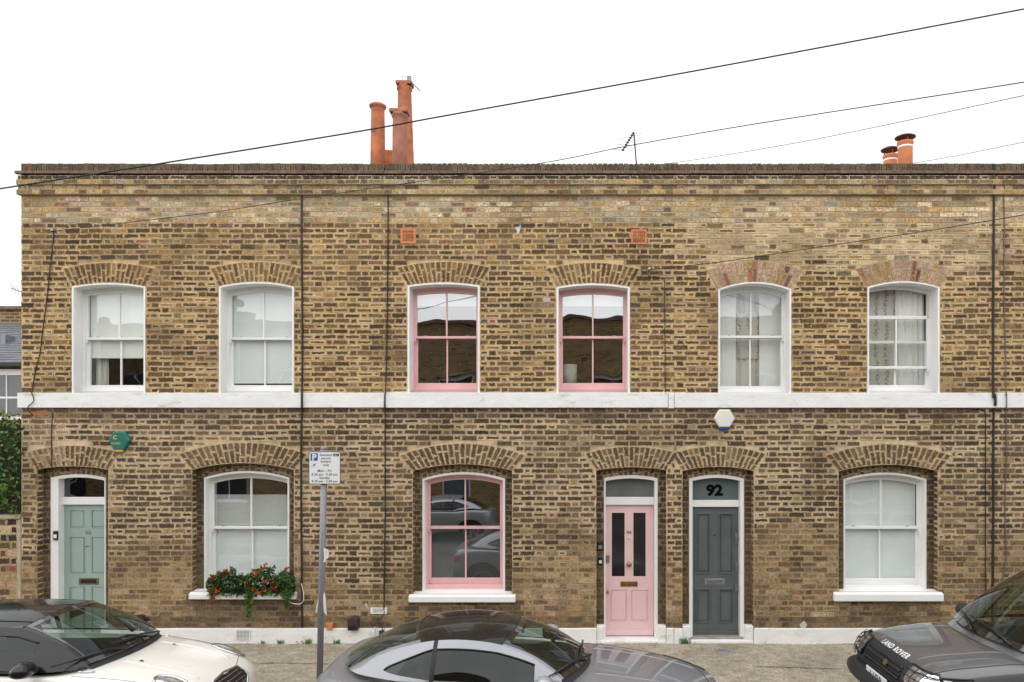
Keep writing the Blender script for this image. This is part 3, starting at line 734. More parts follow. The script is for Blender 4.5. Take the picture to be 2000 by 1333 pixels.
def lace():
    m=bpy.data.materials.new('lace'); m.use_nodes=True; n=m.node_tree; L=n.links.new; b=n.nodes['Principled BSDF']; b.inputs['Base Color'].default_value=(.62,.60,.55,1); b.inputs['Roughness'].default_value=.9
    g=n.nodes.new('ShaderNodeNewGeometry'); v=n.nodes.new('ShaderNodeTexVoronoi'); v.inputs['Scale'].default_value=26; L(g.outputs['Position'],v.inputs['Vector'])
    w_=n.nodes.new('ShaderNodeTexWave'); w_.inputs['Scale'].default_value=2.1; w_.inputs['Distortion'].default_value=3; L(g.outputs['Position'],w_.inputs['Vector'])
    a=n.nodes.new('ShaderNodeMath'); a.operation='MULTIPLY_ADD'; a.inputs[1].default_value=1.4; L(v.outputs['Distance'],a.inputs[0]); L(w_.outputs['Fac'],a.inputs[2])
    r=n.nodes.new('ShaderNodeMapRange'); r.inputs[1].default_value=.45; r.inputs[2].default_value=1.1; r.inputs[3].default_value=.35; r.inputs[4].default_value=.95; L(a.outputs[0],r.inputs[0]); L(r.outputs[0],b.inputs['Alpha']); return m
M['lace']=lace()
for w_,o,a,b in ((w6,UP[5],.13,.62),(w5,UP[4],.36,.72)): sheet(w_,'lace_curtain',o.xl+a,o.xl+b,o.zk if o is UP[5] else Z(610,.4),ZB1 if o is UP[5] else Z(700,.4),YU+.23,M['lace'])
YG=.24
IN=INN
def gwin(h,k,mfr,zgb,lin,**kw): return sash_window(h,IN[k],YG,mfr,1031.5,zgb,lin=lin,ylin=.118,**kw)
g1=gwin(H[0],'W1',M['white'],1136,.026,gl='glassold',glu='glassmid')
sheet(g1,'window_film',IN['W1'].xl+.05,IN['W1'].xr-.05,Z(966,.4),IN['W1'].zb,YG+.12,M['blindgrey'])
g2=gwin(H[1],'W2',PK,1131,.03,fw=.02,sw=.042,gl='glassmid')
sheet(g2,'roller_blind',IN['W2'].xl+.06,IN['W2'].xr-.06,Z(1031,.4),IN['W2'].zb,YG+.14,M['frost'])
g3=gwin(H[2],'W3',M['white'],1132,.026)
sheet(g3,'roller_blind',IN['W3'].xl+.06,IN['W3'].xr-.06,IN['W3'].zk,IN['W3'].zb,YG+.12,M['blindgrey'])
e1=sash_window(H[3],EX[0],YU,M['white'],660,752); sheet(e1,'roller_blind',EX[0].xl+.06,EX[0].xr-.06,EX[0].zk,ZB1,YU+.16,M['blind'])
# projecting stone sills on the ground floor
for h,(a,b,zt,zb_) ,k in ((H[0],(368,577,1160.5,1171.5),'W1'),(H[1],(797.5,1006.5,1165.5,1177.5),'W2'),(H[2],(1630,1844,1161,1175.5),'W3')):
    s=MB(); y=-.075; xl,xr=X(a,y),X(b,y); zt,zb2=Z(zt,y),Z(zb_,y); zi=zt+.022
    v=[(xl,y,zb2),(xr,y,zb2),(xr,y,zt),(xl,y,zt),(xl,.0,zb2),(xr,.0,zb2),(xr,.0,zi),(xl,.0,zi)]
    n0=len(s.v); s.v+=v
    for f in ((0,1,2,3),(5,4,7,6),(4,5,1,0),(3,2,6,7),(4,0,3,7),(1,5,6,2)): s.f.append(f); s.m.append(0); s.sm.append(False)
    o=GR[k]; s.v+=[]; n1=len(s.v)
    s.v+=[(o.xl+.001,.0,zb2),(o.xr-.001,.0,zb2),(o.xr-.001,.0,zi),(o.xl+.001,.0,zi),(o.xl+.001,YG,zb2),(o.xr-.001,YG,zb2),(o.xr-.001,YG,zi+.03),(o.xl+.001,YG,zi+.03)]
    for f in ((3,2,6,7),): s.f.append(tuple(n1+i for i in f)); s.m.append(0); s.sm.append(False)
    s.build('sill', M['white'], h, bevel=.012, seg=3)

# ------------------------------------------------------------------ doors
def text_mesh(mb, txt, size, o, u, v, nrm, align='CENTER', off=0, ext=.0015, m=0, sp=1.0):
    cu=bpy.data.curves.new('t','FONT'); cu.body=txt; cu.size=size; cu.align_x=align; cu.offset=off; cu.space_character=sp; cu.resolution_u=3
    ob=bpy.data.objects.new('t',cu); me=ob.to_mesh()
    b=len(mb.v); o=Vector(o)
    for q in me.vertices: mb.v.append(tuple(o+u*q.co.x+v*q.co.y+nrm*ext))
    for p in me.polygons: mb.f.append(tuple(b+i for i in p.vertices)); mb.m.append(m); mb.sm.append(False)
    ob.to_mesh_clear(); bpy.data.objects.remove(ob); bpy.data.curves.remove(cu)
def panel_door(h, k, mdoor, px, pz, panels, fan, lockside, label, glasses=(), raised=False, yl=.25, jl=.03, fanm='fan', stepm=None):
    o=IN[k]; xl,xr=X(px[0],yl),X(px[1],yl); zt,zb=Z(pz[0],yl),Z(pz[1],yl)
    # frame: jambs, transom, arched head
    f=MB(); tr0,tr1=Z(fan[2],yl),Z(fan[1],yl)
    f.box(o.xl,xl-.003,.118,yl+.09,-.02,o.zc+.002); f.box(xr+.003,o.xr,.118,yl+.09,-.02,o.zc+.002)
    f.strip(xs_(o.xl+.001,o.xr-.001), lambda x:o.top(x)+.003, lambda x:o.top(x)-.045, .119, yl+.08)
    f.box(xl-.003,xr+.003,yl-.045,yl+.08,zt+.003,tr1)
    f.build('door_frame', M['white'], h, bevel=.006)
    fg=MB(); fg.strip(xs_(xl-.002,xr+.002), lambda x:o.top(x)-.04, lambda x:tr1-.01, yl+.0, yl+.004); fo=fg.build('fanlight', M[fanm], h)
    d=MB(); d.box(xl,xr,yl+.012,yl+.045,zb,zt)   # core behind the panels
    # stiles and rails proud of the core, built round the panel openings
    ps=[(X(a,yl),X(b,yl),Z(c,yl),Z(e,yl)) for a,b,c,e in panels]; gs=[(X(a,yl),X(b,yl),Z(c,yl),Z(e,yl)) for a,b,c,e in glasses]
    allp=ps+gs
    xs=sorted({xl,xr}|{p[0] for p in allp}|{p[1] for p in allp}); zs=sorted({zb,zt}|{p[2] for p in allp}|{p[3] for p in allp})
    xs=[q for i,q in enumerate(xs) if i==0 or q-xs[i-1]>.002]; zs=[q for i,q in enumerate(zs) if i==0 or q-zs[i-1]>.002]
    for i in range(len(xs)-1):
        for j in range(len(zs)-1):
            cx,cz=(xs[i]+xs[i+1])/2,(zs[j]+zs[j+1])/2
            if any(p[0]<cx<p[1] and p[3]<cz<p[2] for p in allp): continue
            d.face([(xs[i],yl,zs[j]),(xs[i+1],yl,zs[j]),(xs[i+1],yl,zs[j+1]),(xs[i],yl,zs[j+1])])
    for p in allp:
        for (a,b) in (((p[0],p[3]),(p[1],p[3])),((p[1],p[3]),(p[1],p[2])),((p[1],p[2]),(p[0],p[2])),((p[0],p[2]),(p[0],p[3]))):
            d.face([(a[0],yl,a[1]),(b[0],yl,b[1]),(b[0],yl+.0125,b[1]),(a[0],yl+.0125,a[1])])
    for e in ((xl,zb,xl,zt),(xr,zb,xr,zt),(xl,zb,xr,zb),(xl,zt,xr,zt)): d.face([(e[0],yl,e[1]),(e[2],yl,e[3]),(e[2],yl+.013,e[3]),(e[0],yl+.013,e[1])])
    dob=d.build('door', mdoor, h)
    pm=MB()
    for p in ps:
        q=.018
        if raised:   # bolection moulding frames
            for (a,b,c,e) in ((p[0]-q,p[1]+q,p[2],p[2]+q),(p[0]-q,p[1]+q,p[3]-q,p[3]),(p[0]-q,p[0],p[3],p[2]),(p[1],p[1]+q,p[3],p[2])): pm.box(a,b,yl-.014,yl+.002,c,e)
            i=.03
            for (a,b,c,e) in ((p[0]+.012,p[1]-.012,p[2]-.026,p[2]-.012),(p[0]+.012,p[1]-.012,p[3]+.012,p[3]+.026),(p[0]+.012,p[0]+.026,p[3]+.026,p[2]-.026),(p[1]-.026,p[1]-.012,p[3]+.026,p[2]-.026)): pm.box(a,b,yl+.001,yl+.014,c,e)
        else:
            pm.box(p[0]+.022,p[1]-.022,yl+.004,yl+.013,p[3]+.022,p[2]-.022)
            for (a,b,c,e) in ((p[0],p[1],p[2]-.009,p[2]),(p[0],p[1],p[3],p[3]+.009),(p[0],p[0]+.009,p[3]+.009,p[2]-.009),(p[1]-.009,p[1],p[3]+.009,p[2]-.009)): pm.box(a,b,yl-.003,yl+.013,c,e)
    pm.build('panel', mdoor, dob, bevel=.004)
    for p in gs:
        g=MB(); g.box(p[0],p[1],yl+.006,yl+.0115,p[3],p[2]); g.build('door_pane', M['darkpane'], dob)
    return dob, yl
M['darkpane']=mat('dark_door_glass',(.022,.02,.02),.12,var=.2,spec=.6)
def letterplate(dob,l,r,t,b,y,m,m2):
    f=MB(); f.box(X(l,y),X(r,y),y-.008,y+.001,Z(b,y),Z(t,y)); o=f.build('letter_plate',m,dob,bevel=.003)
    g=MB(); g.box(X(l+4.5,y),X(r-4.5,y),y-.013,y-.0075,Z(b-2.6,y),Z(t+2.6,y)); g.build('letter_flap',m2,dob,bevel=.002)
def knob(dob,x,z,y,r,m,name='knob'):
    k=MB(); k.lathe([(r*.9,0),(r*.9,.006),(r*.35,.01),(r*.35,.03),(r*.8,.036),(r,.05),(r*.85,.064),(r*.3,.07)],(0,0,0),'y',20)
    k.v=[(X(x,y)+a,y-b,Z(z,y)+c) for a,b,c in k.v]; k.build(name,m,dob)
P96=[(137,167,996,1032),(181,207,996,1032),(137,167,1048,1121),(181,207,1048,1121),(137,167,1145,1236),(181,207,1145,1236)]
d96,yl=panel_door(H[0],'D96',M['sage'],(126,214),(986,1243),[(136.5,165.5,996,1032),(178.5,206,996,1032),(136.5,165.5,1048,1121),(178.5,206,1048,1121),(136.5,165.5,1145,1236),(178.5,206,1145,1236)],(929,971,986),0,'')
letterplate(d96,154,193,1129,1142,yl,M['brass'],M['black'])
t=MB(); text_mesh(t,'96',.095,(X(172.5,yl),yl,Z(1045,yl)),VX,VZ,-VY,ext=.004); t.build('door_number',M['steel'],d96)
knob(d96,172.7,1067,yl,.007,M['black'],'spy_hole')
d94,yl=panel_door(H[1],'D94',M['pinkdoor'],(1182.7,1276.5),(986.5,1242),[(1192,1225,1151,1214),(1232,1266,1151,1214)],(929,971,987),0,'',fanm='fangrey',glasses=[(1195,1220,1002,1126),(1237,1261,1002,1126)])
letterplate(d94,1212,1245,1136,1146,yl,M['brass'],M['brass'])
knob(d94,1228.5,1102.5,yl,.038,M['brass']); knob(d94,1186.5,1156,yl,.022,M['brass'],'lock'); knob(d94,1227.5,1053,yl,.008,M['brass'],'spy_hole')
t=MB(); text_mesh(t,'94',.075,(X(1228.3,yl),yl,Z(1043.5,yl)),VX,VZ,-VY,ext=.004,off=.001); t.build('door_number',M['brass'],d94)
t=MB(); t.box(X(1182.8,yl),X(1190,yl),yl-.02,yl,Z(1099,yl),Z(1084,yl)); t.build('lock_case',M['steel'],d94,bevel=.005)
t=MB(); t.box(X(1183,yl),X(1276,yl),yl-.02,yl,Z(1241,yl),Z(1231,yl)); t.build('weather_bar',M['pinkdoor'],d94,bevel=.006)
d92,yl=panel_door(H[2],'D92',M['grey'],(1350.5,1441.8),(990.5,1242),[(1362,1385,1004,1118.5),(1406,1430,1004,1118.5),(1362,1385,1151.5,1214.5),(1406,1430,1151.5,1214.5)],(937,977,990.5),0,'',raised=True,fanm='fanfrost')
letterplate(d92,1376,1415,1130,1142,yl,M['galv'],M['steel'])
knob(d92,1395,1045.5,yl,.008,M['black'],'spy_hole')
for a,b,nm in ((1041,1062,'lock_plate'),(1098,1116,'door_handle'),(1140,1155,'lock_plate')):
    t=MB(); t.box(X(1435,yl),X(1441,yl),yl-.014,yl,Z(b,yl),Z(a,yl)); 
    t.lathe([(.013,0),(.013,.03),(.02,.034),(.02,.045)],(0,0,0),'y',14); n_=4*15
    for i in range(8,len(t.v)): a_,b_,c_=t.v[i]; t.v[i]=(X(1438,yl)+a_,yl-.01-b_,Z((a+b)/2,yl)+c_)
    t.build(nm,M['steel'],d92)
t=MB(); t.box(X(1352,yl),X(1441,yl),yl-.025,yl,Z(1241,yl),Z(1232,yl)); t.build('weather_bar',M['grey'],d92,bevel=.006)
t=MB(); text_mesh(t,'92',.215,(X(1395.5,yl),yl-.001,Z(967.5,yl)),Vector((1.12,0,0)),VZ,-VY,off=.011,ext=.003); t.build('house_number',M['numeral'],H[2])
panel_door(H[3],'E',M['black'],(2094,2196),(988,1242),[(2104,2140,1004,1120),(2150,2186,1004,1120)],(932,974,988),0,'')
# door steps
for h,k,m_,zt in ((H[0],'D96',M['render'],.03),(H[1],'D94',M['render'],.035),(H[2],'D92',M['concrete'],.035)):
    o=GR[k]; s=MB(); s.box(o.xl+.002,o.xr-.002,-.015,.36,-.1,zt-.012); s.build('doorstep',M['render'],h,bevel=.008)
    if k=='D92': s=MB(); s.box(IN[k].xl+.02,IN[k].xr-.02,.08,.3,zt-.03,zt+.012); s.build('threshold',M['concrete'],h,bevel=.006)
# terracotta air bricks high on the wall, vents in the plinth
def airbrick(h,l,r,t,b,y,m,nx,nz,border=.12,back=None):
    xl,xr,zt,zb=X(l,y),X(r,y),Z(t,y),Z(b,y); g=MB(); g.box(xl,xr,y-.002,y+.02,zb,zt,1); cw=(xr-xl)*(1-2*border)/nx; ch=(zt-zb)*(1-2*border)/nz  # back plate colour carries the darkness of the holes
    bx,bz=(xr-xl)*border,(zt-zb)*border
    g.box(xl,xl+bx,y-.014,y,zb,zt,0); g.box(xr-bx,xr,y-.014,y,zb,zt,0); g.box(xl+bx,xr-bx,y-.014,y,zb,zb+bz,0); g.box(xl+bx,xr-bx,y-.014,y,zt-bz,zt,0)
    for i in range(nx+1):
        c=xl+bx+cw*i; g.box(c-cw*.14,c+cw*.14,y-.012,y,zb+bz,zt-bz,0)
    for i in range(nz+1):
        c=zb+bz+ch*i; g.box(xl+bx,xr-bx,y-.0105,y,c-ch*.14,c+ch*.14,0)
    g.build('air_brick',[m,back or M['black']],h)
M['terrahole']=mat('terracotta_recess_shade',(.10,.02,.012),.9)  # shade inside the vent holes put into a darker terracotta
airbrick(H[1],782.5,812.5,447,476.5,0,M['terrabright'],7,7,.14,M['terrahole']); airbrick(H[1],1232.5,1263.5,449,478,0,M['terrabright'],7,7,.12,M['terrahole'])
airbrick(H[0],461,489,1230.5,1249,-.042,M['render'],9,6,.06); airbrick(H[0],283,298,1232,1246,-.042,M['terrabright'],6,5,.1)
airbrick(H[2],1694,1720,1232,1250,-.042,M['render'],8,6,.06)
airbrick(H[1],724,756,1187,1199,-.006,M['render'],10,4,.14,M['steel'])
M['splash']=mat('mortar_splash',(.50,.50,.48),.9,var=.35,scale=18,bump=.4)
# replaced pale bricks / mortar splashes
for h,pts in ((H[0],[(713,1178),(717,1180),(721,1190),(719,1191),(715,1185)]),(H[1],[(1006,445),(1019,442),(1016,449),(1014,457),(1008,459),(1010,452)]),(H[2],[(1561,1221),(1570,1213),(1576,1219),(1573,1227),(1564,1226)])):
    MB().prism([(X(a),Z(b)) for a,b in pts],-.0115,-.004).build('mortar_patch',M['splash'],h)
MB().box(X(1062),X(1075),-.010,.0,Z(591),Z(582)).build('pale_brick',mat('pale_cement',(.5,.42,.36),.9,var=.15,scale=20),H[1])
MB().box(X(64),X(94),-.010,.0,Z(810.5),Z(802)).build('orange_brick',mat('orange_brick',(.46,.17,.085),.9,var=.2,scale=20),H[0])
# ------------------------------------------------------------------ chimneys
def pot(h, prof, x, y, m, lean=0, n=24, z0=0):
    o=MB(); o.lathe(prof,(0,0,0),'z',n); o.v=[(a+x+(c-z0)*lean,b+y,c) for a,b,c in o.v]; return o.build('chimney_pot',m,h)
def stack(h,x0,x1,y0,y1,z):
    s=MB(); s.box(x0,x1,y0,y1,6.4,z-.12); s.box(x0-.04,x1+.04,y0-.04,y1+.04,z-.12,z); s.build('chimney_stack',M['far_brick'],h)
stack(H[0],X(722,2),X(820,2),1.4,3.6,7.1)
W=lambda px,y:X(px,y)
s2=S*D/(D+2)
zz=lambda p,y=2:Z(p,y)
x=(X(738,2)); pot(H[0],[(.128,7.05),(.122,7.9),(.112,zz(216)),(.112,zz(213)),(.14,zz(211)),(.145,zz(207)),(.12,zz(205)),(.09,zz(205)),(.09,zz(230))],x,2,M['terra'],0,z0=7.05)
s_=S*D/(D+2.7)
pot(H[0],[(.165,7.05),(.15,8.0),(.125,zz(200,2.7)),(.12,zz(180,2.7)),(.14,zz(176,2.7)),(.14,zz(172,2.7)),(.115,zz(171,2.7))],X(793,2.7),2.7,M['terra'],-.012,z0=7.05)
pot(H[0],[(.14,7.05),(.13,zz(300,2.5)),(.13,zz(298,2.5)),(.10,zz(297,2.5))],X(760,2.5),2.5,M['terra'])
pot(H[0],[(.13,7.05),(.122,7.9),(.118,zz(240,1.7)),(.118,zz(232,1.7)),(.135,zz(230,1.7)),(.135,zz(226,1.7))],X(781,1.7),1.7,M['terradull'])
def slabcap(h,x,y,w,zb,zt,m):
    c=MB(); c.box(x-w,x+w,y-.12,y+.12,zb,zt); c.box(x-w*.5,x+w*.5,y-.14,y+.14,zb-.05,zb); c.build('pot_cap',m,h,bevel=.02,seg=3)
slabcap(H[0],X(780.5,1.7),1.7,.155,zz(224,1.7),zz(216,1.7),M['terradull']); slabcap(H[0],X(790.5,2.7),2.7,.145,zz(169,2.7),zz(161.5,2.7),M['terradull'])
stack(H[2],X(1700,2),X(1800,2),1.5,3.2,7.1)
M['capdark']=mat('cowl_brown',(.16,.055,.035),.6,var=.2,scale=10)
for (l,r,t,cl,cr,ct,y) in ((1753,1783,278,1748,1787,266,2.0),(1725,1753,304,1721,1757,290,2.5)):
    xm=X((l+r)/2,y); rr_=(X(r,y)-X(l,y))/2-.01; zt=zz(t,y)
    pot(H[2],[(rr_,7.05),(rr_,zt-.10),(rr_*1.0,zt-.06),(rr_*1.12,zt-.03),(rr_*1.12,zt),(rr_*.9,zt+.01)],xm,y,M['terrabright'])
    MB().lathe([(rr_*1.01,zt-.105),(rr_*1.03,zt-.10),(rr_*1.03,zt-.08),(rr_*1.01,zt-.075)],(xm,y,0),cap=False).build('pot_band',M['white'],H[2])
    cr_=(X(cr,y)-X(cl,y))/2; c=MB()
    c.lathe([(cr_,zz(ct+4,y)),(cr_*1.0,zz(ct+2.5,y)),(cr_*.6,zz(ct-1,y)),(.02,zz(ct-3,y))],(xm,y,0)); 
    for k in range(3):
        a=k*2.09+.5; c.box(xm+math.cos(a)*rr_*.85-.01,xm+math.cos(a)*rr_*.85+.01,y+math.sin(a)*rr_*.85-.01,y+math.sin(a)*rr_*.85+.01,zt,zz(ct+3.5,y))
    c.build('cowl',M['capdark'],H[2])

# ------------------------------------------------------------------ left edge: garden wall, climber, neighbour
gw = empty('garden_wall', (X(-60),0,0), 'low mottled brick garden wall with cement capping below the climber at the left edge', 'wall')
bw=BW(); x0,x1=X(-420),X(34); zt=Z(1014)
backing(bw,x0,x1,-.1,zt,.0,[])
def gcol(x,z):
    pz=1255-S*z
    if pz<1110: c=pick([('black',3),('dark',3),('pale',.8),('pink',.8),('brown',1)])
    else: c=pick([('red',1),('pink',3),('plum',1.4),('tan',1.4),('brown',1)])
    k=random.uniform(.85,1.1); return tuple(q*k for q in c),.008
courses(bw,x0,x1,.0,zt,16,0,[],colf=gcol)
bw.build('wall',gw)
MB().box(x0,x1+.055,-.03,.24,zt,zt+.055).box(x1,x1+.055,-.012,.2,-.1,zt).box(x0,x1,.05,.2,-.1,zt-.001).build('coping',mat('cement_fillet',(.42,.36,.27),.9,var=.2,scale=12,bump=.4),gw,bevel=.012)
def leaves(mb, pts, size, mats, spread=(1,1,1), droop=.3):
    for p in pts:
        s=size*random.uniform(.6,1.3); d=Vector((random.gauss(0,1),random.gauss(-.5,1),random.gauss(.1,.7))).normalized()
        u=d.cross(Vector((random.gauss(0,1),random.gauss(0,1),random.gauss(0,1)))).normalized(); n=d.cross(u)
        p=Vector(p); t=p+d*s; m=random.choice(mats)
        a=p+d*s*.45+u*s*.28+n*s*.06; b=p+d*s*.45-u*s*.28+n*s*.06; c=p+d*s*.5-n*s*.03
        mb.face([p,a,t,c],m); mb.face([p,c,t,b],m)
random.seed(3)
cl=empty('climbing_shrub',(X(5),.12,Z(1010)),'dense glossy green climbing shrub with a few yellow leaves on top of the garden wall','shrub')
mb=MB(); pts=[]
for _ in range(6500):
    px=random.uniform(-420,40); q=random.random(); py=808+q*195+8*fbm(px/25,2)
    edge=48+5*fbm(py/14,6)-(2 if py<900 else 8)
    if px>edge-6: continue
    dn=fbm(px/26,py/26,4)
    if dn<-.28: continue
    y=-.02-.16*max(0,dn)-.10*random.random()+.25*random.random()**2
    pts.append((X(px,y),y,Z(py,y)))
leaves(mb,pts,.07,[0,0,0,1,1,1,3,2] ); mb.m=[ (2 if m==2 and random.random()<.4 else m) for m in mb.m]
mb.build('foliage',[M['leaf'],M['leafl'],M['leafy'],M['leafd']],cl,fix=False)
mb=MB()
for i in range(26):
    px=random.uniform(-300,36); p=[]
    for k in range(7): p.append((X(px+k*random.uniform(-2,2)+6*math.sin(k+i),.02),.10-.02*k+.02*math.sin(i*3+k),Z(1008-k*28,.1)))
    mb.tube(p,.008,6)
mb.build('stem',M['stem'],cl)
mb=MB(); mb.box(X(-420),X(30),.2,.35,Z(1008),Z(822)); mb.build('foliage_backing',M['leafd'],cl)  # solid dark green slab filling in behind the leaves
nb=empty('neighbour_house',(X(-60,5),5,0),'slate roofed brick house with a grey sash window past the left end of the terrace','house')
y=5; L0,L1=X(-500,y),X(120,y)
ze=Z(712,y); mb=MB(); mb.box(L0,L1,y,y+.3,-.1,ze); mb.build('wall',M['far_brick'],nb)
mb=MB(); zr=Z(634,7.2)
n=18
for i in range(n):
    a,b=i/n,(i+1)/n; ya,yb=y-.1+2.3*a,y-.1+2.3*b; za,zb_=ze+.02+(zr-ze)*a,ze+.02+(zr-ze)*b
    k=int((L1-L0)/.25)
    for j in range(k):
        xa=L0+(j+(.5 if i%2 else 0))*.25; q=random.uniform(0,.006)
        mb.face([(xa+.003,ya,za+.022+q),(xa+.247,ya,za+.022+q),(xa+.247,yb,zb_+.005+q),(xa+.003,yb,zb_+.005+q)]); mb.face([(xa+.003,ya,za+.008),(xa+.247,ya,za+.008),(xa+.247,ya,za+.022+q),(xa+.003,ya,za+.022+q)])
mb.face([(L0,y-.1,ze),(L1,y-.1,ze),(L1,7.2,zr),(L0,7.2,zr)])
mb.build('roof',M['slate'],nb,fix=False)
MB().box(L0,L1,y-.2,y-.02,ze-.07,ze+.035).build('gutter',M['black'],nb,bevel=.02)
mb=MB(); mb.box(L0,L1,7.2,7.5,ze,Z(606,7.2)); mb.build('parapet',M['far_brick'],nb)
MB().box(L0,L1,7.12,7.55,Z(606,7.2),Z(599,7.2)).build('parapet_coping',M['tile'],nb,bevel=.01)
MB().box(X(8,6),X(17,6),5.9,6.2,Z(672,6)-.1,Z(655,6)).build('roof_vent',M['galv'],nb,bevel=.01)
fr=MB(); wl,wr=X(-30,y),X(60,y); zt,zb_=Z(722,y),Z(820,y)
for (a,b) in ((wl,wl+.1),(wr-.1,wr)): fr.box(a,b,y-.03,y+.05,zb_,zt)
fr.box(wl+.1,wr-.1,y-.03,y+.05,zt-.12,zt); fr.box(wl+.1,wr-.1,y-.03,y+.05,zb_,zb_+.06)
for a in (14,): fr.box(X(a,y)-.012,X(a,y)+.012,y-.02,y+.04,zb_+.06,zt-.12)
fr.box(wl+.1,wr-.1,y-.021,y+.041,Z(777,y)-.02,Z(777,y)+.02)
fo=fr.build('window',M['white'],nb); MB().box(wl+.05,wr-.05,y-.006,y-.001,zb_,zt).build('pane',mat('dark_window_pane',(.05,.055,.06),.1,var=.3,scale=2,spec=.9),fo)
# ------------------------------------------------------------------ cables
def cable(name,pts,r,m,label,cat='cable',group=None,sub=1):
    P=[Vector(p) for p in pts]; Q=[]
    for i in range(len(P)-1):   # catmull-rom
        a,b,c,d=P[max(i-1,0)],P[i],P[i+1],P[min(i+2,len(P)-1)]
        for k in range(8):
            t=k/8; Q.append(.5*((2*b)+(c-a)*t+(2*a-5*b+4*c-d)*t*t+(3*b-a-3*c+d)*t**3))
    Q.append(P[-1]); mb=MB(); mb.tube(Q,r,8); o=mb.build(name,m); return tag(o,label,cat,group)
def at(px,py,y): return (X(px,y),y,Z(py,y))
cable('overhead_cable',[at(a,b,-4) for a,b in ((-400,431),(0,369),(300,322),(680,260.6),(880,224.6),(1400,131),(2000,18),(2400,-60))],.0075,M['cable'],'thick black overhead cable sweeping across the whole sky in front of the chimney pots','overhead cable','overhead cables')
def drop(pts,y0,y1): # depth runs from y0 at the wall to y1 at the right
    n=len(pts); a,b=pts[0][0],pts[-1][0]; return [at(p,q,y0+(y1-y0)*(p-a)/(b-a)) for p,q in pts]
cable('overhead_cable',drop(((104,452),(400,417),(590,388),(680,375),(1040,322),(1240,283),(1500,238.5),(2000,161),(2300,112)),-.03,-5.5),.0052,M['cable'],'thin service cable rising right past the small aerial from the bracket at upper left','overhead cable','overhead cables')
cable('overhead_cable',drop(((1250,327),(1380,309),(1600,271),(2000,187),(2300,120)),-.05,-6),.0042,M['cablegrey'],'thinnest grey cable rising right from the coping beside the small aerial','overhead cable','overhead cables')
cable('overhead_cable',drop(((1770,321),(1850,308),(2000,278),(2300,216)),-.05,-5),.0042,M['cablegrey'],'short thin cable rising right from the coping beside the two mushroom capped pots','overhead cable','overhead cables')
cable('overhead_cable',drop(((1268,527),(1400,513),(1600,483),(1800,453),(2000,420),(2300,365)),-.03,-5),.005,M['cable'],'thin service cable crossing the upper wall above the red brick arches','overhead cable','overhead cables')
def wc(pts,r,label,m='cable',y=-.018,name='wall_cable'): return cable(name,[at(a,b,(y if not(764<b<800) else -.062)) for a,b in pts],r,M[m],label,'wall cable','cables running down the facade')
wc([(592,322),(592,336),(590,345),(589,440),(590,560),(590.5,700),(590,760),(590,768),(590,797),(589.5,804),(588,900),(589,1080),(590,1226)],.0145,'thick black cable running down the wall between the left house windows and the parking sign')
wc([(757,330),(757,345),(758,420),(757,560),(755,700),(753,765),(752,770),(752,797),(752,803),(752,1000),(751,1100),(750,1192)],.009,'thinner black cable down the wall just left of the pink framed windows')
wc([(1942,322),(1942,345),(1941,440),(1940,600),(1940,765),(1943,769),(1944,790),(1941,802),(1940,900),(1940,1000),(1939,1160),(1939,1226)],.017,'thickest black cable down the wall near the right edge')
wc([(1959,340),(1962,440),(1961,560),(1963,650),(1965,765),(1966,770),(1966,797),(1965,803),(1966,900),(1963,960),(1964,1050),(1966,1080),(1957,1140)],.008,'thin wavering cable to the right of the thickest black cable','cablegrey')
wc([(1895,798.5),(1915,800),(1924,806),(1925,830),(1925,1000),(1925,1100),(1926,1200)],.0075,'thin cable starting under the white band left of the thickest black cable')
wc([(104,452),(104,470),(98,520),(92,580),(84,640),(78,690),(70,720),(64,755),(62,768),(66,783),(54,797),(64,812)],.007,'dead brown stem like cable winding down the left end of the upper wall')
wc([(60,802),(84,799),(98,802),(102,812),(100,850),(101,880),(100,912)],.006,'thin cable curving down to the arch over the sage green door')
wc([(1268,527),(1266,536),(1272,541),(1290,543),(1298,549),(1298,600),(1299,680),(1299,760),(1301,769)],.0055,'thin black cable down from the bracket right of the second pink upper window')
cable('hanging_flex',[at(a,b,-.09) for a,b in ((560,1166),(562,1174),(572,1179),(586,1180),(592,1174),(593,1162),(589,1140))],.005,M['white'],'white flex looping below the right end of the flower box sill','flex')
cable('loose_wire',[at(a,b,-.05) for a,b in ((752,1195),(745,1207),(740,1216),(746,1226),(750,1235))],.006,M['cable'],'frayed end of black wire hanging above the brown pipe stub','wire')
def bracket(px,py,label):
    o=MB().box(X(px)-.02,X(px)+.02,-.035,0,Z(py)-.02,Z(py)+.02).prism([(X(px)-.035,Z(py)-.02),(X(px)+.035,Z(py)-.02),(X(px),Z(py)+.035)],-.02,-.008).build('cable_bracket',M['steel'],bevel=.004); tag(o,label,'bracket','cable brackets')
bracket(104,450,'small grey cable bracket at upper left of the terrace wall'); bracket(1268,526,'small grey cable bracket beside the arch of the second pink upper window')
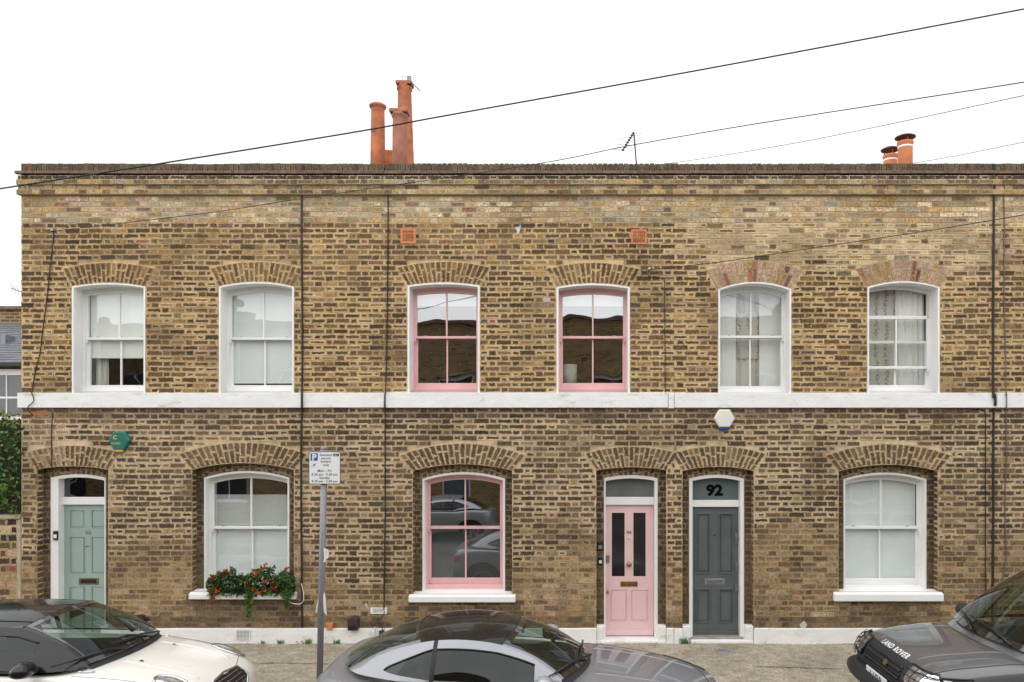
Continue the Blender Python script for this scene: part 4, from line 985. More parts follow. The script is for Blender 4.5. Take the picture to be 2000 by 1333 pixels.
# ------------------------------------------------------------------ aerials
def aerial(name,base,top,tip,n,label,el=.12,r=.008,reflector=True,y=2):
    t=empty(name,base,label,'aerial','television aerials')
    MB().tube([base,tuple(top)],r*1.5,8).build('mast',M['cable'],t)
    b=MB(); a=Vector(top); c=Vector(tip); b.tube([a,c],r,6)
    d=(c-a).normalized(); s=Vector((1,0,0)) if abs(d.x)<.9 else Vector((0,0,1)); s=(s-d*s.dot(d)).normalized() if abs(d.x)<.9 else s
    b.build('boom',M['cable'],t)
    e=MB()
    for i in range(n):
        p=a+(c-a)*(.05+.95*i/(n-1)); 
        for q in (0,): e.tube([p-s*el+d*.03*q-Vector((0,0,.03*q)),p+s*el+d*.03*q-Vector((0,0,.03*q))],r*.42,4)
        e.box(p.x-.02,p.x+.02,p.y-.02,p.y+.02,p.z-.012,p.z+.012)
    e.build('element',M['cable'],t)
    if reflector:
        f=MB(); w=el*1.05
        for k in range(4): f.tube([a-d*.06+s*(-w)+Vector((0,0,-.15+.1*k)),a-d*.06+s*w+Vector((0,0,-.15+.1*k))],r*.4,4)
        f.build('reflector',M['cable'],t)
    return t
Y=2.4
aerial('television_aerial',at(1244,335,Y),at(1238,259,Y),(X(1214,1.9),1.5,Z(302,1.7)),8,'dark television aerial on a thin leaning mast above the pink windows',el=.17,reflector=False)
a=at(799,156,2.7); t=empty('television_aerial',(a[0],a[1],a[2]-.4),'small television aerial clamped above the tallest chimney pot','aerial','television aerials')
MB().tube([(a[0],a[1],a[2]-.45),(a[0],a[1],a[2]+.05)],.012).build('mast',M['galv'],t)
f=MB()
for s_ in (-1,1):
    xa=a[0]+s_*.05; xb=a[0]+s_*.12
    for k in range(4): f.tube([(a[0]+s_*.02,a[1],a[2]-.05+.035*k),(xb,a[1]-.03,a[2]-.045+.035*k+s_*.012)],.004,5)
    f.tube([(xb,a[1]-.03,a[2]-.05),(xb,a[1]-.03,a[2]+.07)],.004,5)
f.box(a[0]-.03,a[0]+.03,a[1]-.03,a[1]+.03,a[2]-.04,a[2]+.06); f.build('reflector',M['galv'],t)
b=at(820,178,2.2); e=MB(); A=Vector(a); B_=Vector(b); e.tube([A,B_],.006,6)
for i in range(8):
    p=A+(B_-A)*(.3+.1*i); e.tube([p+Vector((.04,.03,.035)),p-Vector((.04,.03,.035))],.003,4)
e.build('boom',M['cable'],t)
a=at(44,570,6); b=at(22,563,6); t=empty('television_aerial',(X(60,6.2),6.2,Z(640,6)),'thin aerial poking out past the left corner of the terrace above the slate roof','aerial','television aerials')
m_=MB(); m_.tube([(X(52,6.2),6.2,Z(640,6)),(X(52,6.2),6.2,Z(560,6))],.012,6); m_.build('mast',M['cable'],t)
m_=MB(); m_.tube([(X(52,6.2),6.2,Z(572,6)),b],.008,6)
for px,py in ((24,563),(30,566),(36,568)): m_.tube([at(px-4,py-9,6),at(px,py,6),at(px-1,py+10,6)],.004,4)
m_.build('boom',M['cable'],t)
# ------------------------------------------------------------------ parking sign
py_=-1.9; t=empty('parking_sign',(X(625,py_),py_,0),'tall grey pole carrying a white resident permit parking sign with a blue P','parking sign')
top=at(634,876,py_); bx=X(624,py_)
p=MB(); p.tube([(bx,py_,-.05),(bx+(top[0]-bx)*.5,py_,top[2]*.5),top],.037,20); p.build('pole',M['galv'],t)
p=MB(); p.lathe([(.039,-.012),(.041,-.01),(.041,.012),(.02,.02)],top); p.build('pole_cap',M['galv'],t)
ys=py_-.05; sl_,sr_,st,sb=X(603.5,ys),X(665,ys),Z(882.5,ys),Z(946,ys)
def rrect(l,r,b,t_,rad,n=5):
    P=[]
    for cx,cz,a0 in ((r-rad,t_-rad,0),(l+rad,t_-rad,90),(l+rad,b+rad,180),(r-rad,b+rad,270)):
        for i in range(n+1): a=R(a0+90*i/n); P.append((cx+rad*math.cos(a),cz+rad*math.sin(a)))
    return P
p=MB(); p.prism(rrect(sl_,sr_,sb,st,.022),ys-.003,ys,0); p.prism(rrect(sl_+.006,sr_-.006,sb+.006,st-.006,.018),ys-.0045,ys-.003,1)
M['signwhite']=mat('sign_white',(.78,.79,.80),.4,var=.02); M['signblue']=mat('sign_blue',(.01,.10,.35),.4,var=.03)
pl=p.build('sign_plate',[M['black'],M['signwhite']],t)
ws,hs_=sr_-sl_,st-sb; fx=lambda u:sl_+ws*u; fz=lambda v:st-hs_*v
p=MB(); p.box(fx(.055),fx(.285),ys-.0058,ys-.0045,fz(.28),fz(.05)); bl=p.build('blue_square',M['signblue'],pl)
p=MB(); text_mesh(p,'P',.105,(fx(.17),ys-.0058,fz(.265)),VX,VZ,-VY,off=.003,ext=.001); p.build('letter',M['signwhite'],pl)
p=MB(); yy=(fx(.52),ys-.0045,0)
for tx,u,v,sz in (('Resident',.545,.135,.040),('permit',.545,.235,.040),('holders',.545,.335,.040),('only',.545,.44,.040),('Mon - Fri',.5,.625,.042),('8.30 am - 5.30 pm',.5,.735,.040),('Sunday',.5,.84,.042),('8.30 am - 2.00 pm',.5,.945,.040)):
    text_mesh(p,tx,sz,(fx(u),ys-.0045,fz(v)),VX,VZ,-VY,ext=.001,off=.0006,sp=1.05)
p.box(fx(.775),fx(.955),ys-.0055,ys-.0045,fz(.145),fz(.06)); p.build('lettering',M['black'],pl)
p=MB(); text_mesh(p,'A1',.034,(fx(.865),ys-.0055,fz(.132)),VX,VZ,-VY,ext=.001,off=.0008); p.box(fx(.09),fx(.235),ys-.0052,ys-.0045,fz(.475),fz(.468)); p.build('lettering',M['signwhite'],pl)
p=MB(); p.prism([(fx(.08),fz(.415)),(fx(.15),fz(.405)),(fx(.17),fz(.37)),(fx(.2),fz(.365)),(fx(.21),fz(.425)),(fx(.15),fz(.43))],ys-.0055,ys-.0045); p.box(fx(.06),fx(.26),ys-.0053,ys-.0045,fz(.475),fz(.465)); p.build('pictogram',M['signblue'],pl)
p=MB(); p.box(bx-.005,bx+.06,ys+.0005,ys+.012,fz(.25),fz(.2)); p.box(bx-.005,bx+.06,ys+.0005,ys+.012,fz(.8),fz(.75)); p.build('clip',M['galv'],t)
M['paper']=mat('paper',(.72,.70,.67),.8,var=.08,scale=20)
def paper(pts,lab,y=py_-.04):
    mb=MB(); P=[(X(a,y),y-.004*math.sin(i*2),Z(b,y)) for i,(a,b) in enumerate(pts)]; n=len(P)
    mb.face(P); mb.face([(a,b+.003,c) for a,b,c in P][::-1])
    for i in range(n): j=(i+1)%n; mb.face([P[i],P[j],(P[j][0],P[j][1]+.003,P[j][2]),(P[i][0],P[i][1]+.003,P[i][2])])
    tag(mb.build('paper_scrap',M['paper']),lab,'paper scrap','paper scraps on the sign pole')
paper([(632,1071),(639,1073),(642,1076),(642,1090),(638,1092),(636,1098),(631,1099),(633,1090)],'small torn white sticker halfway up the parking sign pole')
paper([(631,1162),(634,1156),(636,1170),(638,1203),(633,1196),(631,1180)],'long white paper strip on the right of the parking sign pole low down')
paper([(622,1168),(621,1183),(619,1197),(615.5,1198),(619,1180)],'white paper strip on the left of the parking sign pole low down')
# ------------------------------------------------------------------ alarm boxes, entry phones
def alarm(px,py,r,cols,label,parts):
    t=empty('alarm_box',(X(px),0,Z(py)),label,'alarm box','alarm boxes on the wall')
    P=[(X(px)+r*math.cos(R(a)),Z(py)+r*.98*math.sin(R(a))) for a in (0,60,120,180,240,300)]
    mb=MB(); n=6; q=[(X(px)+(a-X(px))*.9,Z(py)+(b-Z(py))*.9) for a,b in P]
    for i in range(6):
        j=(i+1)%6; mb.face([(P[i][0],-.002,P[i][1]),(P[j][0],-.002,P[j][1]),(P[j][0],-.05,P[j][1]),(P[i][0],-.05,P[i][1])]); mb.face([(P[i][0],-.05,P[i][1]),(P[j][0],-.05,P[j][1]),(q[j][0],-.07,q[j][1]),(q[i][0],-.07,q[i][1])])
    mb.face([(a,-.07,b) for a,b in q]); o=mb.build('cover',cols[0],t,bevel=.004)
    return t,P
M['agreen']=mat('alarm_green',(.02,.155,.115),.4,var=.05); M['acream']=mat('alarm_cream',(.74,.74,.66),.45,var=.04); M['ayell']=mat('alarm_yellow',(.6,.42,.08),.5); M['ablue']=mat('alarm_blue',(.02,.07,.28),.3)
t,P=alarm(237,861,.155,[M['agreen']],'green hexagonal alarm box above the wall right of the sage green door',0)
m_=MB(); text_mesh(m_,'C',.075,(X(230),-.071,Z(858)),VX,VZ,-VY,ext=.001,off=.003); text_mesh(m_,'CLASSIC',.036,(X(232.5),-.071,Z(868)),VX,VZ,-VY,ext=.001,off=.001); m_.build('logo',M['ayell'],t)
MB().box(X(229),X(244),-.055,-.004,Z(883),Z(878.5)).build('lens',M['ayell'],t,bevel=.003)
t,P=alarm(1413.5,818,.152,[M['acream']],'cream hexagonal alarm box with blue base above the dark grey door',0)
MB().prism([(X(1403),Z(834.6)),(X(1424),Z(834.6)),(X(1423),Z(839.5)),(X(1404),Z(839.5))],-.06,-.003).build('lens',M['ablue'],t,bevel=.004)
def intercom(px,py,w,h,y,label,parts):
    t=empty('entry_phone',(X(px,y),y,Z(py,y)),label,'entry phone','entry phones beside the doors')
    MB().box(X(px,y)-w/2,X(px,y)+w/2,y-.025,y-.001,Z(py,y)-h/2,Z(py,y)+h/2).build('body',parts[0],t,bevel=.006)
    MB().box(X(px,y)-w*.33,X(px,y)+w*.33,y-.03,y-.0245,Z(py,y)-h*.3,Z(py,y)+h*.12).build('button_panel',parts[1],t,bevel=.003)
intercom(1172,1067,.085,.125,.127,'black entry phone with silver panel, upper one left of the pink door',(M['black'],M['galv']))
intercom(1172.5,1096,.065,.11,.127,'white doorbell box, lower one left of the pink door',(M['black'],M['signwhite']))
intercom(110,1046,.07,.13,.117,'small grey doorbell on the white frame left of the sage green door',(M['black'],M['signwhite']))
# brown vent hood, pot shards, pipe stub at the wall foot
M['brownm']=mat('brown_painted_metal',(.055,.03,.028),.5,var=.15)
t=empty('flue_cowl',(X(694),0,Z(1226)),'dark brown boxy flue cowl standing on the plinth left of the small coupe','flue cowl')
mb=MB(); mb.strip(xs_(X(684),X(703),8),lambda x:Z(1202)-.03*((x-X(693.5))/.07)**2,lambda x:Z(1228),-.13,-.0); mb.build('hood',M['brownm'],t,bevel=.006)
mb=MB(); mb.box(X(685),X(702),-.136,-.13,Z(1226),Z(1219)); mb.build('grille',M['black'],t)
o=MB().prism([(X(639),Z(1216)),(X(653),Z(1216)),(X(651),Z(1228)),(X(641),Z(1228))],-.08,-.01).build('terracotta_shard',M['terrabright'],bevel=.006); tag(o,'broken orange terracotta pot lying on the plinth right of the sign pole','pot')
o=MB().box(X(743.5),X(750),-.10,-.045,Z(1246),Z(1229)).build('pipe_stub',M['brownm'],bevel=.008); tag(o,'short square brown pipe on the white plinth above the coupe tail','pipe')
o=MB().tube([(X(731),-.07,Z(1250)),(X(731),-.07,Z(1228)),(X(735),-.06,Z(1224))],.018,10).build('waste_pipe',M['render']); tag(o,'white painted pipe on the plinth beside the short brown pipe','pipe')
o=MB().lathe([(.0,.0),(.085,.0),(.095,-.004),(.095,-.03)],(X(1413,-.46),-.46,.012),'z',24).build('stopcock_cover',M['galv']); tag(o,'round grey metal stopcock cover in the pavement below the dark grey door','cover')
# ------------------------------------------------------------------ window box with flowers
random.seed(21)
t=empty('window_box',(X(490),-.0,Z(1163)),'window box of orange and red flowers with trailing greenery on the left white sill','window box')
yb=.03
mb=MB(); mb.box(X(414),X(569),-.045,.10,Z(1161,yb),Z(1148,yb)); mb.build('trough',M['leafd'],t,bevel=.008)
pts=[];
for _ in range(4200):
    px=random.uniform(407,575); topy=1130-14*(fbm(px/16,3)+.3)-(16 if 495<px<535 else 0)-(10 if 425<px<460 else 0)-(8 if 545<px<566 else 0); py=random.uniform(topy,1164); y=-.02+random.uniform(-.11,.1)
    pts.append(at(px,py,y))
mb=MB(); leaves(mb,pts,.052,[0,0,0,1,2,3]); mb.build('foliage',[M['leaf'],M['leafl'],M['leafd'],M['leafd']],t,fix=False)
def trail(px,py0,py1,w,n,ms,name='trailing_plant'):
    mb=MB(); P=[]
    for _ in range(n):
        q=random.random(); ww=w*(1-.7*q); P.append(at(px+random.gauss(0,ww*.5),py0+(py1-py0)*q,-.095+random.uniform(-.03,.02)))
    leaves(mb,P,.026,[0,0,1]); mb.build(name,ms,t,fix=False)
trail(486,1148,1206,11,900,[M['leafl'],M['leaf']]); trail(560,1126,1190,15,1100,[M['leafl'],M['leaf']]); trail(414,1146,1174,11,330,[M['leafo'],M['leafo']],'dry_leaves')
for px,py,c in ((518,1104,0),(509,1113.5,0),(500.5,1120,0),(560.5,1111,1),(433.5,1122.5,1),(481,1138.5,0),(517,1136,0),(520.5,1153.5,0),(530,1141,1),(535,1142,1),(496,1151,0),(444.5,1116,1),(425,1155,0),(416.5,1128.5,1),(507,1158,0),(537,1150,1)):
    mb=MB(); o=Vector(at(px,py,-.115))
    for k in range(16):
        d=Vector((random.gauss(0,1),random.gauss(-.7,.8),random.gauss(.1,1))).normalized(); u=d.cross(VX+VZ*.3).normalized(); v=d.cross(u); s_=random.uniform(.030,.042)
        mb.face([o,o+d*s_*.7+u*s_*.5,o+d*s_*1.1,o+d*s_*.7-u*s_*.5])
    mb.build('flower',[M['flower'],M['flowerr']][c],t,fix=False)
# lamp in the room behind the second pink upper window
t=empty('table_lamp',(X(1112,.5),.55,ZB1),'white drum shade lamp inside the right pink upper window','lamp')
MB().lathe([(.115,Z(748,.5)-.05),(.115,Z(712,.5))],(X(1112,.55),.55,0),'z',28).build('lamp_shade',M['blind'],t)
MB().lathe([(.08,3.42),(.08,3.45),(.02,3.47),(.02,3.6)],(X(1112,.55),.55,0),'z',20).build('lamp_base',M['steel'],t)
# weeds and litter along the wall foot
def tuft(px,y,n,h,label):
    mb=MB(); o=Vector((X(px,y),y,.0))
    for _ in range(n):
        a=random.uniform(0,6.28); r=random.uniform(.2,1)*h; b=o+Vector((random.gauss(0,h*.35),random.gauss(0,.015),0)); tip=b+Vector((math.cos(a)*r*.5,math.sin(a)*r*.3,r)); s=Vector((.004,0,0)); mid=(b+tip)/2+Vector((0,0,r*.15))
        mb.face([b-s,b+s,mid+s*.7,mid-s*.7]); mb.face([mid-s*.7,mid+s*.7,tip])
    tag(mb.build('grass_tuft',random.choice([M['leafl'],M['leaf']]),fix=False),label,'weed','weeds growing along the foot of the wall')
for px,n,h,lab in ((1338,60,.11,'green weed tuft between the pink and grey doorsteps'),(547,30,.07,'small weed tuft on the pavement edge left of the sign pole'),(601,40,.09,'weed tuft just left of the sign pole foot'),(513,18,.06,'tiny weed below the window box end'),(659,30,.07,'weed tuft on the pavement edge between the sign pole and the brown flue cowl')): tuft(px,-.07,n,h,lab)
mb=MB()
random.seed(8)
for _ in range(90):
    x=random.uniform(-6,6); y=random.choice([random.uniform(-2.1,-.1),random.uniform(-.25,-.06)]); s=random.uniform(.006,.018); a=random.uniform(0,3)
    mb.face([(x+s*math.cos(a+k*1.57)*random.uniform(.6,1.2),y+s*math.sin(a+k*1.57),.019+random.uniform(0,.008)) for k in range(4)])
tag(mb.build('litter',M['paper'],fix=False),kind='stuff')
mb=MB()
for _ in range(120):
    x=random.uniform(-6.5,7); y=random.choice([random.uniform(-2.1,-.1),random.uniform(-.2,-.05)]); s=random.uniform(.01,.025); a=random.uniform(0,3)
    mb.face([(x+s*math.cos(a+k*1.57)*random.uniform(.4,1.2),y+s*math.sin(a+k*1.57),.019+random.uniform(0,.012)) for k in range(4)])
tag(mb.build('fallen_leaves',M['leafo'],fix=False),kind='stuff')
# ------------------------------------------------------------------ terrace across the street (seen mirrored in the panes)
def far_house(x0,label,first=None):
    t=empty('opposite_house',(x0+2.7,-14.6,0),label,'house','houses across the street')
    w_=5.4; yF=-14.6; ops=[Opening(x0+.9,x0+1.95,5.1,5.15,3.6),Opening(x0+3.3,x0+4.35,5.1,5.15,3.6),Opening(x0+.7,x0+2.1,2.35,2.42,.7),Opening(x0+3.4,x0+4.4,2.45,2.5,.0)]
    bm_=BW(); backing(bm_,x0,x0+w_,-.1,6.9,yF,ops,dx=.5,dz=.5)
    m=MB(); m.v=bm_.v; m.f=bm_.f; m.m=[0]*len(m.f); m.sm=[False]*len(m.f)
    m.box(x0,x0+w_,yF-7,yF-.3,-.1,6.6); m.build('wall',M['far_brick'],t)
    MB().box(x0+.001,x0+w_-.001,yF-.001,yF+.05,3.38,3.58).build('string_course',M['render'],t)
    MB().box(x0+.001,x0+w_-.001,yF-.2,yF+.07,6.9,7.0).build('coping',M['tile'],t)
    for o in ops:
        f=MB(); y=yF-.2
        if o.zb>0:
            for a,b,c,d in ((o.xl,o.xl+.07,o.zb,o.zk),(o.xr-.07,o.xr,o.zb,o.zk),(o.xl,o.xr,o.zb-.02,o.zb+.08),(o.xl,o.xr,o.zk-.12,o.zk),(o.xl,o.xr,(o.zb+o.zk)/2-.02,(o.zb+o.zk)/2+.02),(o.xm-.012,o.xm+.012,o.zb,o.zk)): f.box(a,b,y-.03,y+.03,c,d)
            fo=f.build('window',M['white'],t); MB().box(o.xl,o.xr,y-.02,y-.01,o.zb,o.zk).build('pane',M['darkpane'],fo)
        else:
            f.box(o.xl+.08,o.xr-.08,y-.03,y+.02,0,2.05); f.build('door',M['grey'],t); MB().box(o.xl,o.xl+.08,y-.03,y+.04,0,2.5).box(o.xr-.08,o.xr,y-.03,y+.04,0,2.5).box(o.xl+.08,o.xr-.08,y-.03,y+.04,2.05,2.15).build('door_frame',M['white'],t)
    if first: MB().box(x0-.4,x0+.8,yF-4,yF-2,6.6,8.0).build('chimney_stack',M['far_brick'],t)
for i in range(7): far_house(-18.9+5.4*i,'plain brick terraced house across the street behind the camera',i%2)

# ------------------------------------------------------------------ cars
def paint(name,col,metal=.0,rough=.3,coat=1.0,flake=0,dust=.0):
    m,n,b=nodes(name); L=n.links.new
    g=n.nodes.new('ShaderNodeNewGeometry'); t=n.nodes.new('ShaderNodeTexNoise'); t.inputs['Scale'].default_value=6; t.inputs['Detail'].default_value=8; t.inputs['Roughness'].default_value=.7; L(g.outputs['Position'],t.inputs['Vector'])
    r=n.nodes.new('ShaderNodeMapRange'); r.inputs[1].default_value=.35; r.inputs[2].default_value=.75; r.inputs[3].default_value=rough-.03; r.inputs[4].default_value=rough+.06; L(t.outputs['Fac'],r.inputs[0]); L(r.outputs[0],b.inputs['Roughness'])
    x=n.nodes.new('ShaderNodeMixRGB'); x.inputs[1].default_value=(*col,1); x.inputs[2].default_value=(.38,.35,.3,1); d=n.nodes.new('ShaderNodeMath'); d.operation='MULTIPLY'; d.inputs[1].default_value=dust*2; L(t.outputs['Fac'],d.inputs[0]); L(d.outputs[0],x.inputs[0]); L(x.outputs[0],b.inputs['Base Color'])
    b.inputs['Metallic'].default_value=metal; b.inputs['Coat Weight'].default_value=coat; b.inputs['Coat Roughness'].default_value=.03
    return m
M['silver']=paint('silver_paint',(.27,.28,.31),.35,.35,dust=.02); M['cream']=paint('cream_paint',(.84,.82,.77),0,.3,dust=.0); M['carblack']=paint('gloss_black_paint',(.008,.008,.009),0,.25,coat=.55,dust=.0); M['carblack'].node_tree.nodes['Principled BSDF'].inputs['Specular IOR Level'].default_value=.25
M['graph']=paint('graphite_paint',(.115,.12,.13),.2,.35,dust=.0); M['silver2']=paint('pale_silver_paint',(.5,.51,.53),.5,.3)
M['carglass']=glass('car_glass',tint=(.46,.55,.50),refl=1.05,add=.0); M['carblackglass']=mat('black_ceramic',(.01,.01,.011),.08,var=.1,spec=.8,coat=1)
M['cabin']=mat('cabin_trim',(.02,.021,.023),.7,var=.2); M['seat']=mat('seat_fabric',(.05,.05,.052),.8,var=.2)
M['lamp']=glass('headlamp_lens',tint=(.9,.92,.95),refl=2.5,add=.06); M['lampin']=mat('headlamp_reflector',(.75,.77,.8),.18,metal=.9,var=.25,scale=25)
M['goldgreen']=mat('badge_green',(.10,.11,.03),.4)
M['plast']=mat('textured_dark_plastic',(.022,.024,.028),.55,var=.15,scale=30,bump=.1,bscale=300)
M['tax']=mat('tax_disc',(.1,.2,.5),.6)
def vl(a,b,t): return Vector(a)+(Vector(b)-Vector(a))*t
def car(sp,loc,rot,label,group='cars parked along the kerb'):
    t=empty('parked_car',loc,label,'car',group); t.rotation_euler=(0,0,rot); ORG[t]=Vector((0,0,0))
    P=sp['paint']; st=sp['st']; mb=MB(); pr=[]
    for (x,w_,zl,zs,zt,wt,cab) in st:
        h=[(0,zl),(w_*.75,zl),(w_*.96,zl+.07),(w_,zl+.45*(zs-zl)),(w_*.99,zs-.11),(w_*.955,zs-.015),(w_*wt,zs+(zt-zs)*.55 if not cab else zs-.03),(w_*wt*.55,zt-(.015 if not cab else 0)),(0,zt)]
        pr.append([(x,y,z) for y,z in h]+[(x,-y,z) for y,z in h[-2:0:-1]])
    n=len(pr[0])
    for r_ in pr: mb.v+=r_
    for i in range(len(pr)-1):
        cab=st[i][6] and st[i+1][6]
        for j in range(n):
            j2=(j+1)%n; mb.f.append((i*n+j,(i+1)*n+j,(i+1)*n+j2,i*n+j2)); top=6<=min(j,j2) and max(j,j2)<=10
            mb.m.append(1 if (cab and top) else (2 if j in (0,1,n-1,n-2) else 0)); mb.sm.append(True)
    mb.f.append(tuple(range(n))); mb.f.append(tuple((len(pr)-1)*n+j for j in range(n-1,-1,-1))); mb.m+=[0,0]; mb.sm+=[True,True]
    body=mb.build('body',[M[P],M['cabin'],M['plast']],t,sub=3)
    bpy.context.view_layer.update(); dg=bpy.context.evaluated_depsgraph_get(); bvh=BVHTree.FromObject(body,dg)
    DIR={'top':(lambda a,b:Vector((a,b,4)),Vector((0,0,-1))),'left':(lambda a,b:Vector((a,3,b)),Vector((0,-1,0))),'right':(lambda a,b:Vector((a,-3,b)),Vector((0,1,0))),
         'front':(lambda a,b:Vector((5,a,b)),Vector((-1,0,0))),'lip':(lambda a,b:Vector((5,a,b+2.5)),Vector((-2,0,-1)).normalized()),'rear':(lambda a,b:Vector((-5,a,b)),Vector((1,0,0)))}
    def cast(d,a,b,off=.004):
        f,dv=DIR[d]; h=bvh.ray_cast(f(a,b),dv)
        if h[0] is None: return f(a,b)+dv*3
        nn=h[1] if h[1].dot(dv)<0 else -h[1]; return h[0]+nn*off
    def decal(name,d,poly,m,off=.004,par=None,rings=6,dome=0):
        q=MB(); c=(sum(p[0] for p in poly)/len(poly),sum(p[1] for p in poly)/len(poly)); pp=[]
        for i in range(len(poly)):
            a,b=poly[i],poly[(i+1)%len(poly)]
            for k in range(3): pp.append((a[0]+(b[0]-a[0])*k/3,a[1]+(b[1]-a[1])*k/3))
        N_=len(pp); q.v.append(tuple(cast(d,c[0],c[1],off+dome)))
        for r_ in range(1,rings+1):
            s=r_/rings
            for p in pp: q.v.append(tuple(cast(d,c[0]+(p[0]-c[0])*s,c[1]+(p[1]-c[1])*s,off+dome*(1-s**3))))
        for i in range(N_): q.f.append((0,1+i,1+(i+1)%N_)); q.m.append(0); q.sm.append(True)
        for r_ in range(rings-1):
            for i in range(N_):
                j=(i+1)%N_; q.f.append((1+r_*N_+i,1+(r_+1)*N_+i,1+(r_+1)*N_+j,1+r_*N_+j)); q.m.append(0); q.sm.append(True)
        return q.build(name,m,par or t)
    def line(name,d,pts,r,m,off=.0,par=None,closed=False):
        q=[]; 
        if closed: pts=pts+[pts[0]]
        for (a,b) in zip(pts,pts[1:]):
            k=max(2,int(math.dist(a,b)/.05))
            for i in range(k): q.append(cast(d,a[0]+(b[0]-a[0])*i/k,a[1]+(b[1]-a[1])*i/k,off))
        q.append(cast(d,*pts[-1],off)); return MB().tube(q,r,6).build(name,m,par or t)
    # greenhouse
    (wbx,wbk,wby,wbz,wbc)=sp['WB']; (wtx,wtk,wty,wtz,wtc)=sp['WT']; (rtx,rtk,rty,rtz,rtc)=sp['RT']; (rbx,rbk,rby,rbz,rbc)=sp['RB']
    cv=lambda c:(lambda s:Vector((c[0]-c[1]*s*s,c[2]*s,c[3]-c[4]*s*s)))
    WB,WT,RT,RB=map(cv,(sp['WB'],sp['WT'],sp['RT'],sp['RB']))
    def ws(s,v): p=vl(WB(s),WT(s),v); k=math.sin(math.pi*v); return p+Vector((sp.get('wbul',.03)*k,0,sp.get('wbul',.03)*k))
    def rw(s,v): p=vl(RT(s),RB(s),v); k=math.sin(math.pi*v); return p+Vector((-sp.get('rbul',.03)*k*.5,0,sp.get('rbul',.03)*k))
    hump=sp['hump']
    def rf(s,v): p=vl(WT(s),RT(s),v); return p+Vector((0,(.035*math.sin(math.pi*v))*s,hump*math.sin(math.pi*v)**.8*(1-.15*s*s)))
    g=.95; e=.90
    for a,b in ((-1,-g),(g,1)): MB().grid(lambda u,v,a=a,b=b:ws(a+(b-a)*u,v),1,12).build('pillar',M[sp['pil']],t)
    for a,b in ((-1,-e),(e,1)): MB().grid(lambda u,v,a=a,b=b:rw(a+(b-a)*u,v),2,12).build('pillar',M[sp['pil']],t)
    rm=sp['roof']; rfm=MB().grid(lambda u,v:rf(-1+2*u,v),24,24); ro=rfm.build('roof',M[rm],t)
    if sp.get('rooflines'):
        for s in sp['rooflines']: MB().tube([rf(s,v/12)+Vector((0,0,.002)) for v in range(13)],.005,5).build('roof_seam',M['blackrub'],ro)
    for nm,fn in (('roof_seam',lambda s:WT(s)),('roof_seam',lambda s:RT(s))): MB().tube([fn(-.98+1.96*i/16)+Vector((0,0,.001)) for i in range(17)],.006,5).build(nm,M['blackrub'],ro)
    wsm=MB().grid(lambda u,v:ws(-g+2*g*u,v),20,12); wo=wsm.build('windscreen',M['carglass'],t)
    q=MB(); off=Vector((.003,0,.003))
    q.grid(lambda u,v:ws(-g+2*g*u,.0+.07*v)+off,20,2); q.grid(lambda u,v:ws(-g+2*g*u,.93+.07*v)+off,20,2); q.grid(lambda u,v:ws(-g+.035*u,v)+off,1,12); q.grid(lambda u,v:ws(g-.035*u,v)+off,1,12); q.build('screen_border',M['carblackglass'],wo)
    rg=MB().grid(lambda u,v:rw(-e+2*e*u,.04+.92*v),16,10); rg.build('rear_window',M[sp.get('rglass','carglass')],t)
    MB().grid(lambda u,v:rw(-e+2*e*u,v*.04),16,1).grid(lambda u,v:rw(-e+2*e*u,.96+v*.04),16,1).build('rear_border',M['carblackglass'],t)
    # sides
    up=[]
    for i in range(13): up.append(ws(1,i/12))
    for i in range(1,25): up.append(rf(1,i/24))
    for i in range(1,13): up.append(rw(1,i/12))
    def upper(x):
        for a,b in zip(up,up[1:]):
            if b.x<=x<=a.x: return vl(a,b,(a.x-x)/max(1e-6,a.x-b.x))
        return up[0] if x>up[0].x else up[-1]
    by,bz0,bz1=sp['belt']; xF,xR=up[0].x,up[-1].x
    def lower(x):
        f=(xF-x)/(xF-xR); return Vector((x,up[0].y+(by-up[0].y)*min(1,f*5)**.6 if f<.5 else up[-1].y+(by-up[-1].y)*min(1,(1-f)*4)**.6, bz0+(bz1-bz0)*f))
    def side(x,v,sg=1,off=0):
        a,b=lower(x),upper(x); p=vl(a,b,v); k=math.sin(math.pi*v)*sp.get('sbul',.03)*min(1,(b.z-a.z)*3); return Vector((x,sg*(p.y+k+off),p.z))
    for sg in (1,-1):
        fr=MB(); gl_=[]; wins=sp['win']; b0,b1=sp.get('sb',.06),sp.get('stp',.88)
        TL=sp.get('tip',0); xt=wins[-1][1]
        tp=lambda x:min(1,max(0,(x-xt)/TL))**.55 if TL else 1
        B0=lambda x:(b0+b1)*.40+(b0-(b0+b1)*.40)*tp(x)
        B1=lambda x:(b0+b1)*.40+(b1-(b0+b1)*.40)*tp(x)
        edges=[xF]+[q_ for w_ in wins for q_ in w_]+[xR]
        for i in range(0,len(edges)-1,2):
            a,b=edges[i],edges[i+1]; fr.grid(lambda u,v:side(a+(b-a)*u,v,sg),max(2,int(abs(a-b)/.08)),8,0 if i in(0,len(edges)-2) else 1)
        for (a,b) in wins:
            n_=max(3,int((a-b)/.06))
            n_=n_*2; fr.grid(lambda u,v:side(a+(b-a)*u,v*B0(a+(b-a)*u),sg),n_,2,0 if TL else 1); fr.grid(lambda u,v:side(a+(b-a)*u,B1(a+(b-a)*u)+(1-B1(a+(b-a)*u))*v,sg),n_,3)
        so_=fr.build('side_frame',[M[sp.get('sidepaint',sp['pil'])],M['blackrub']],t)
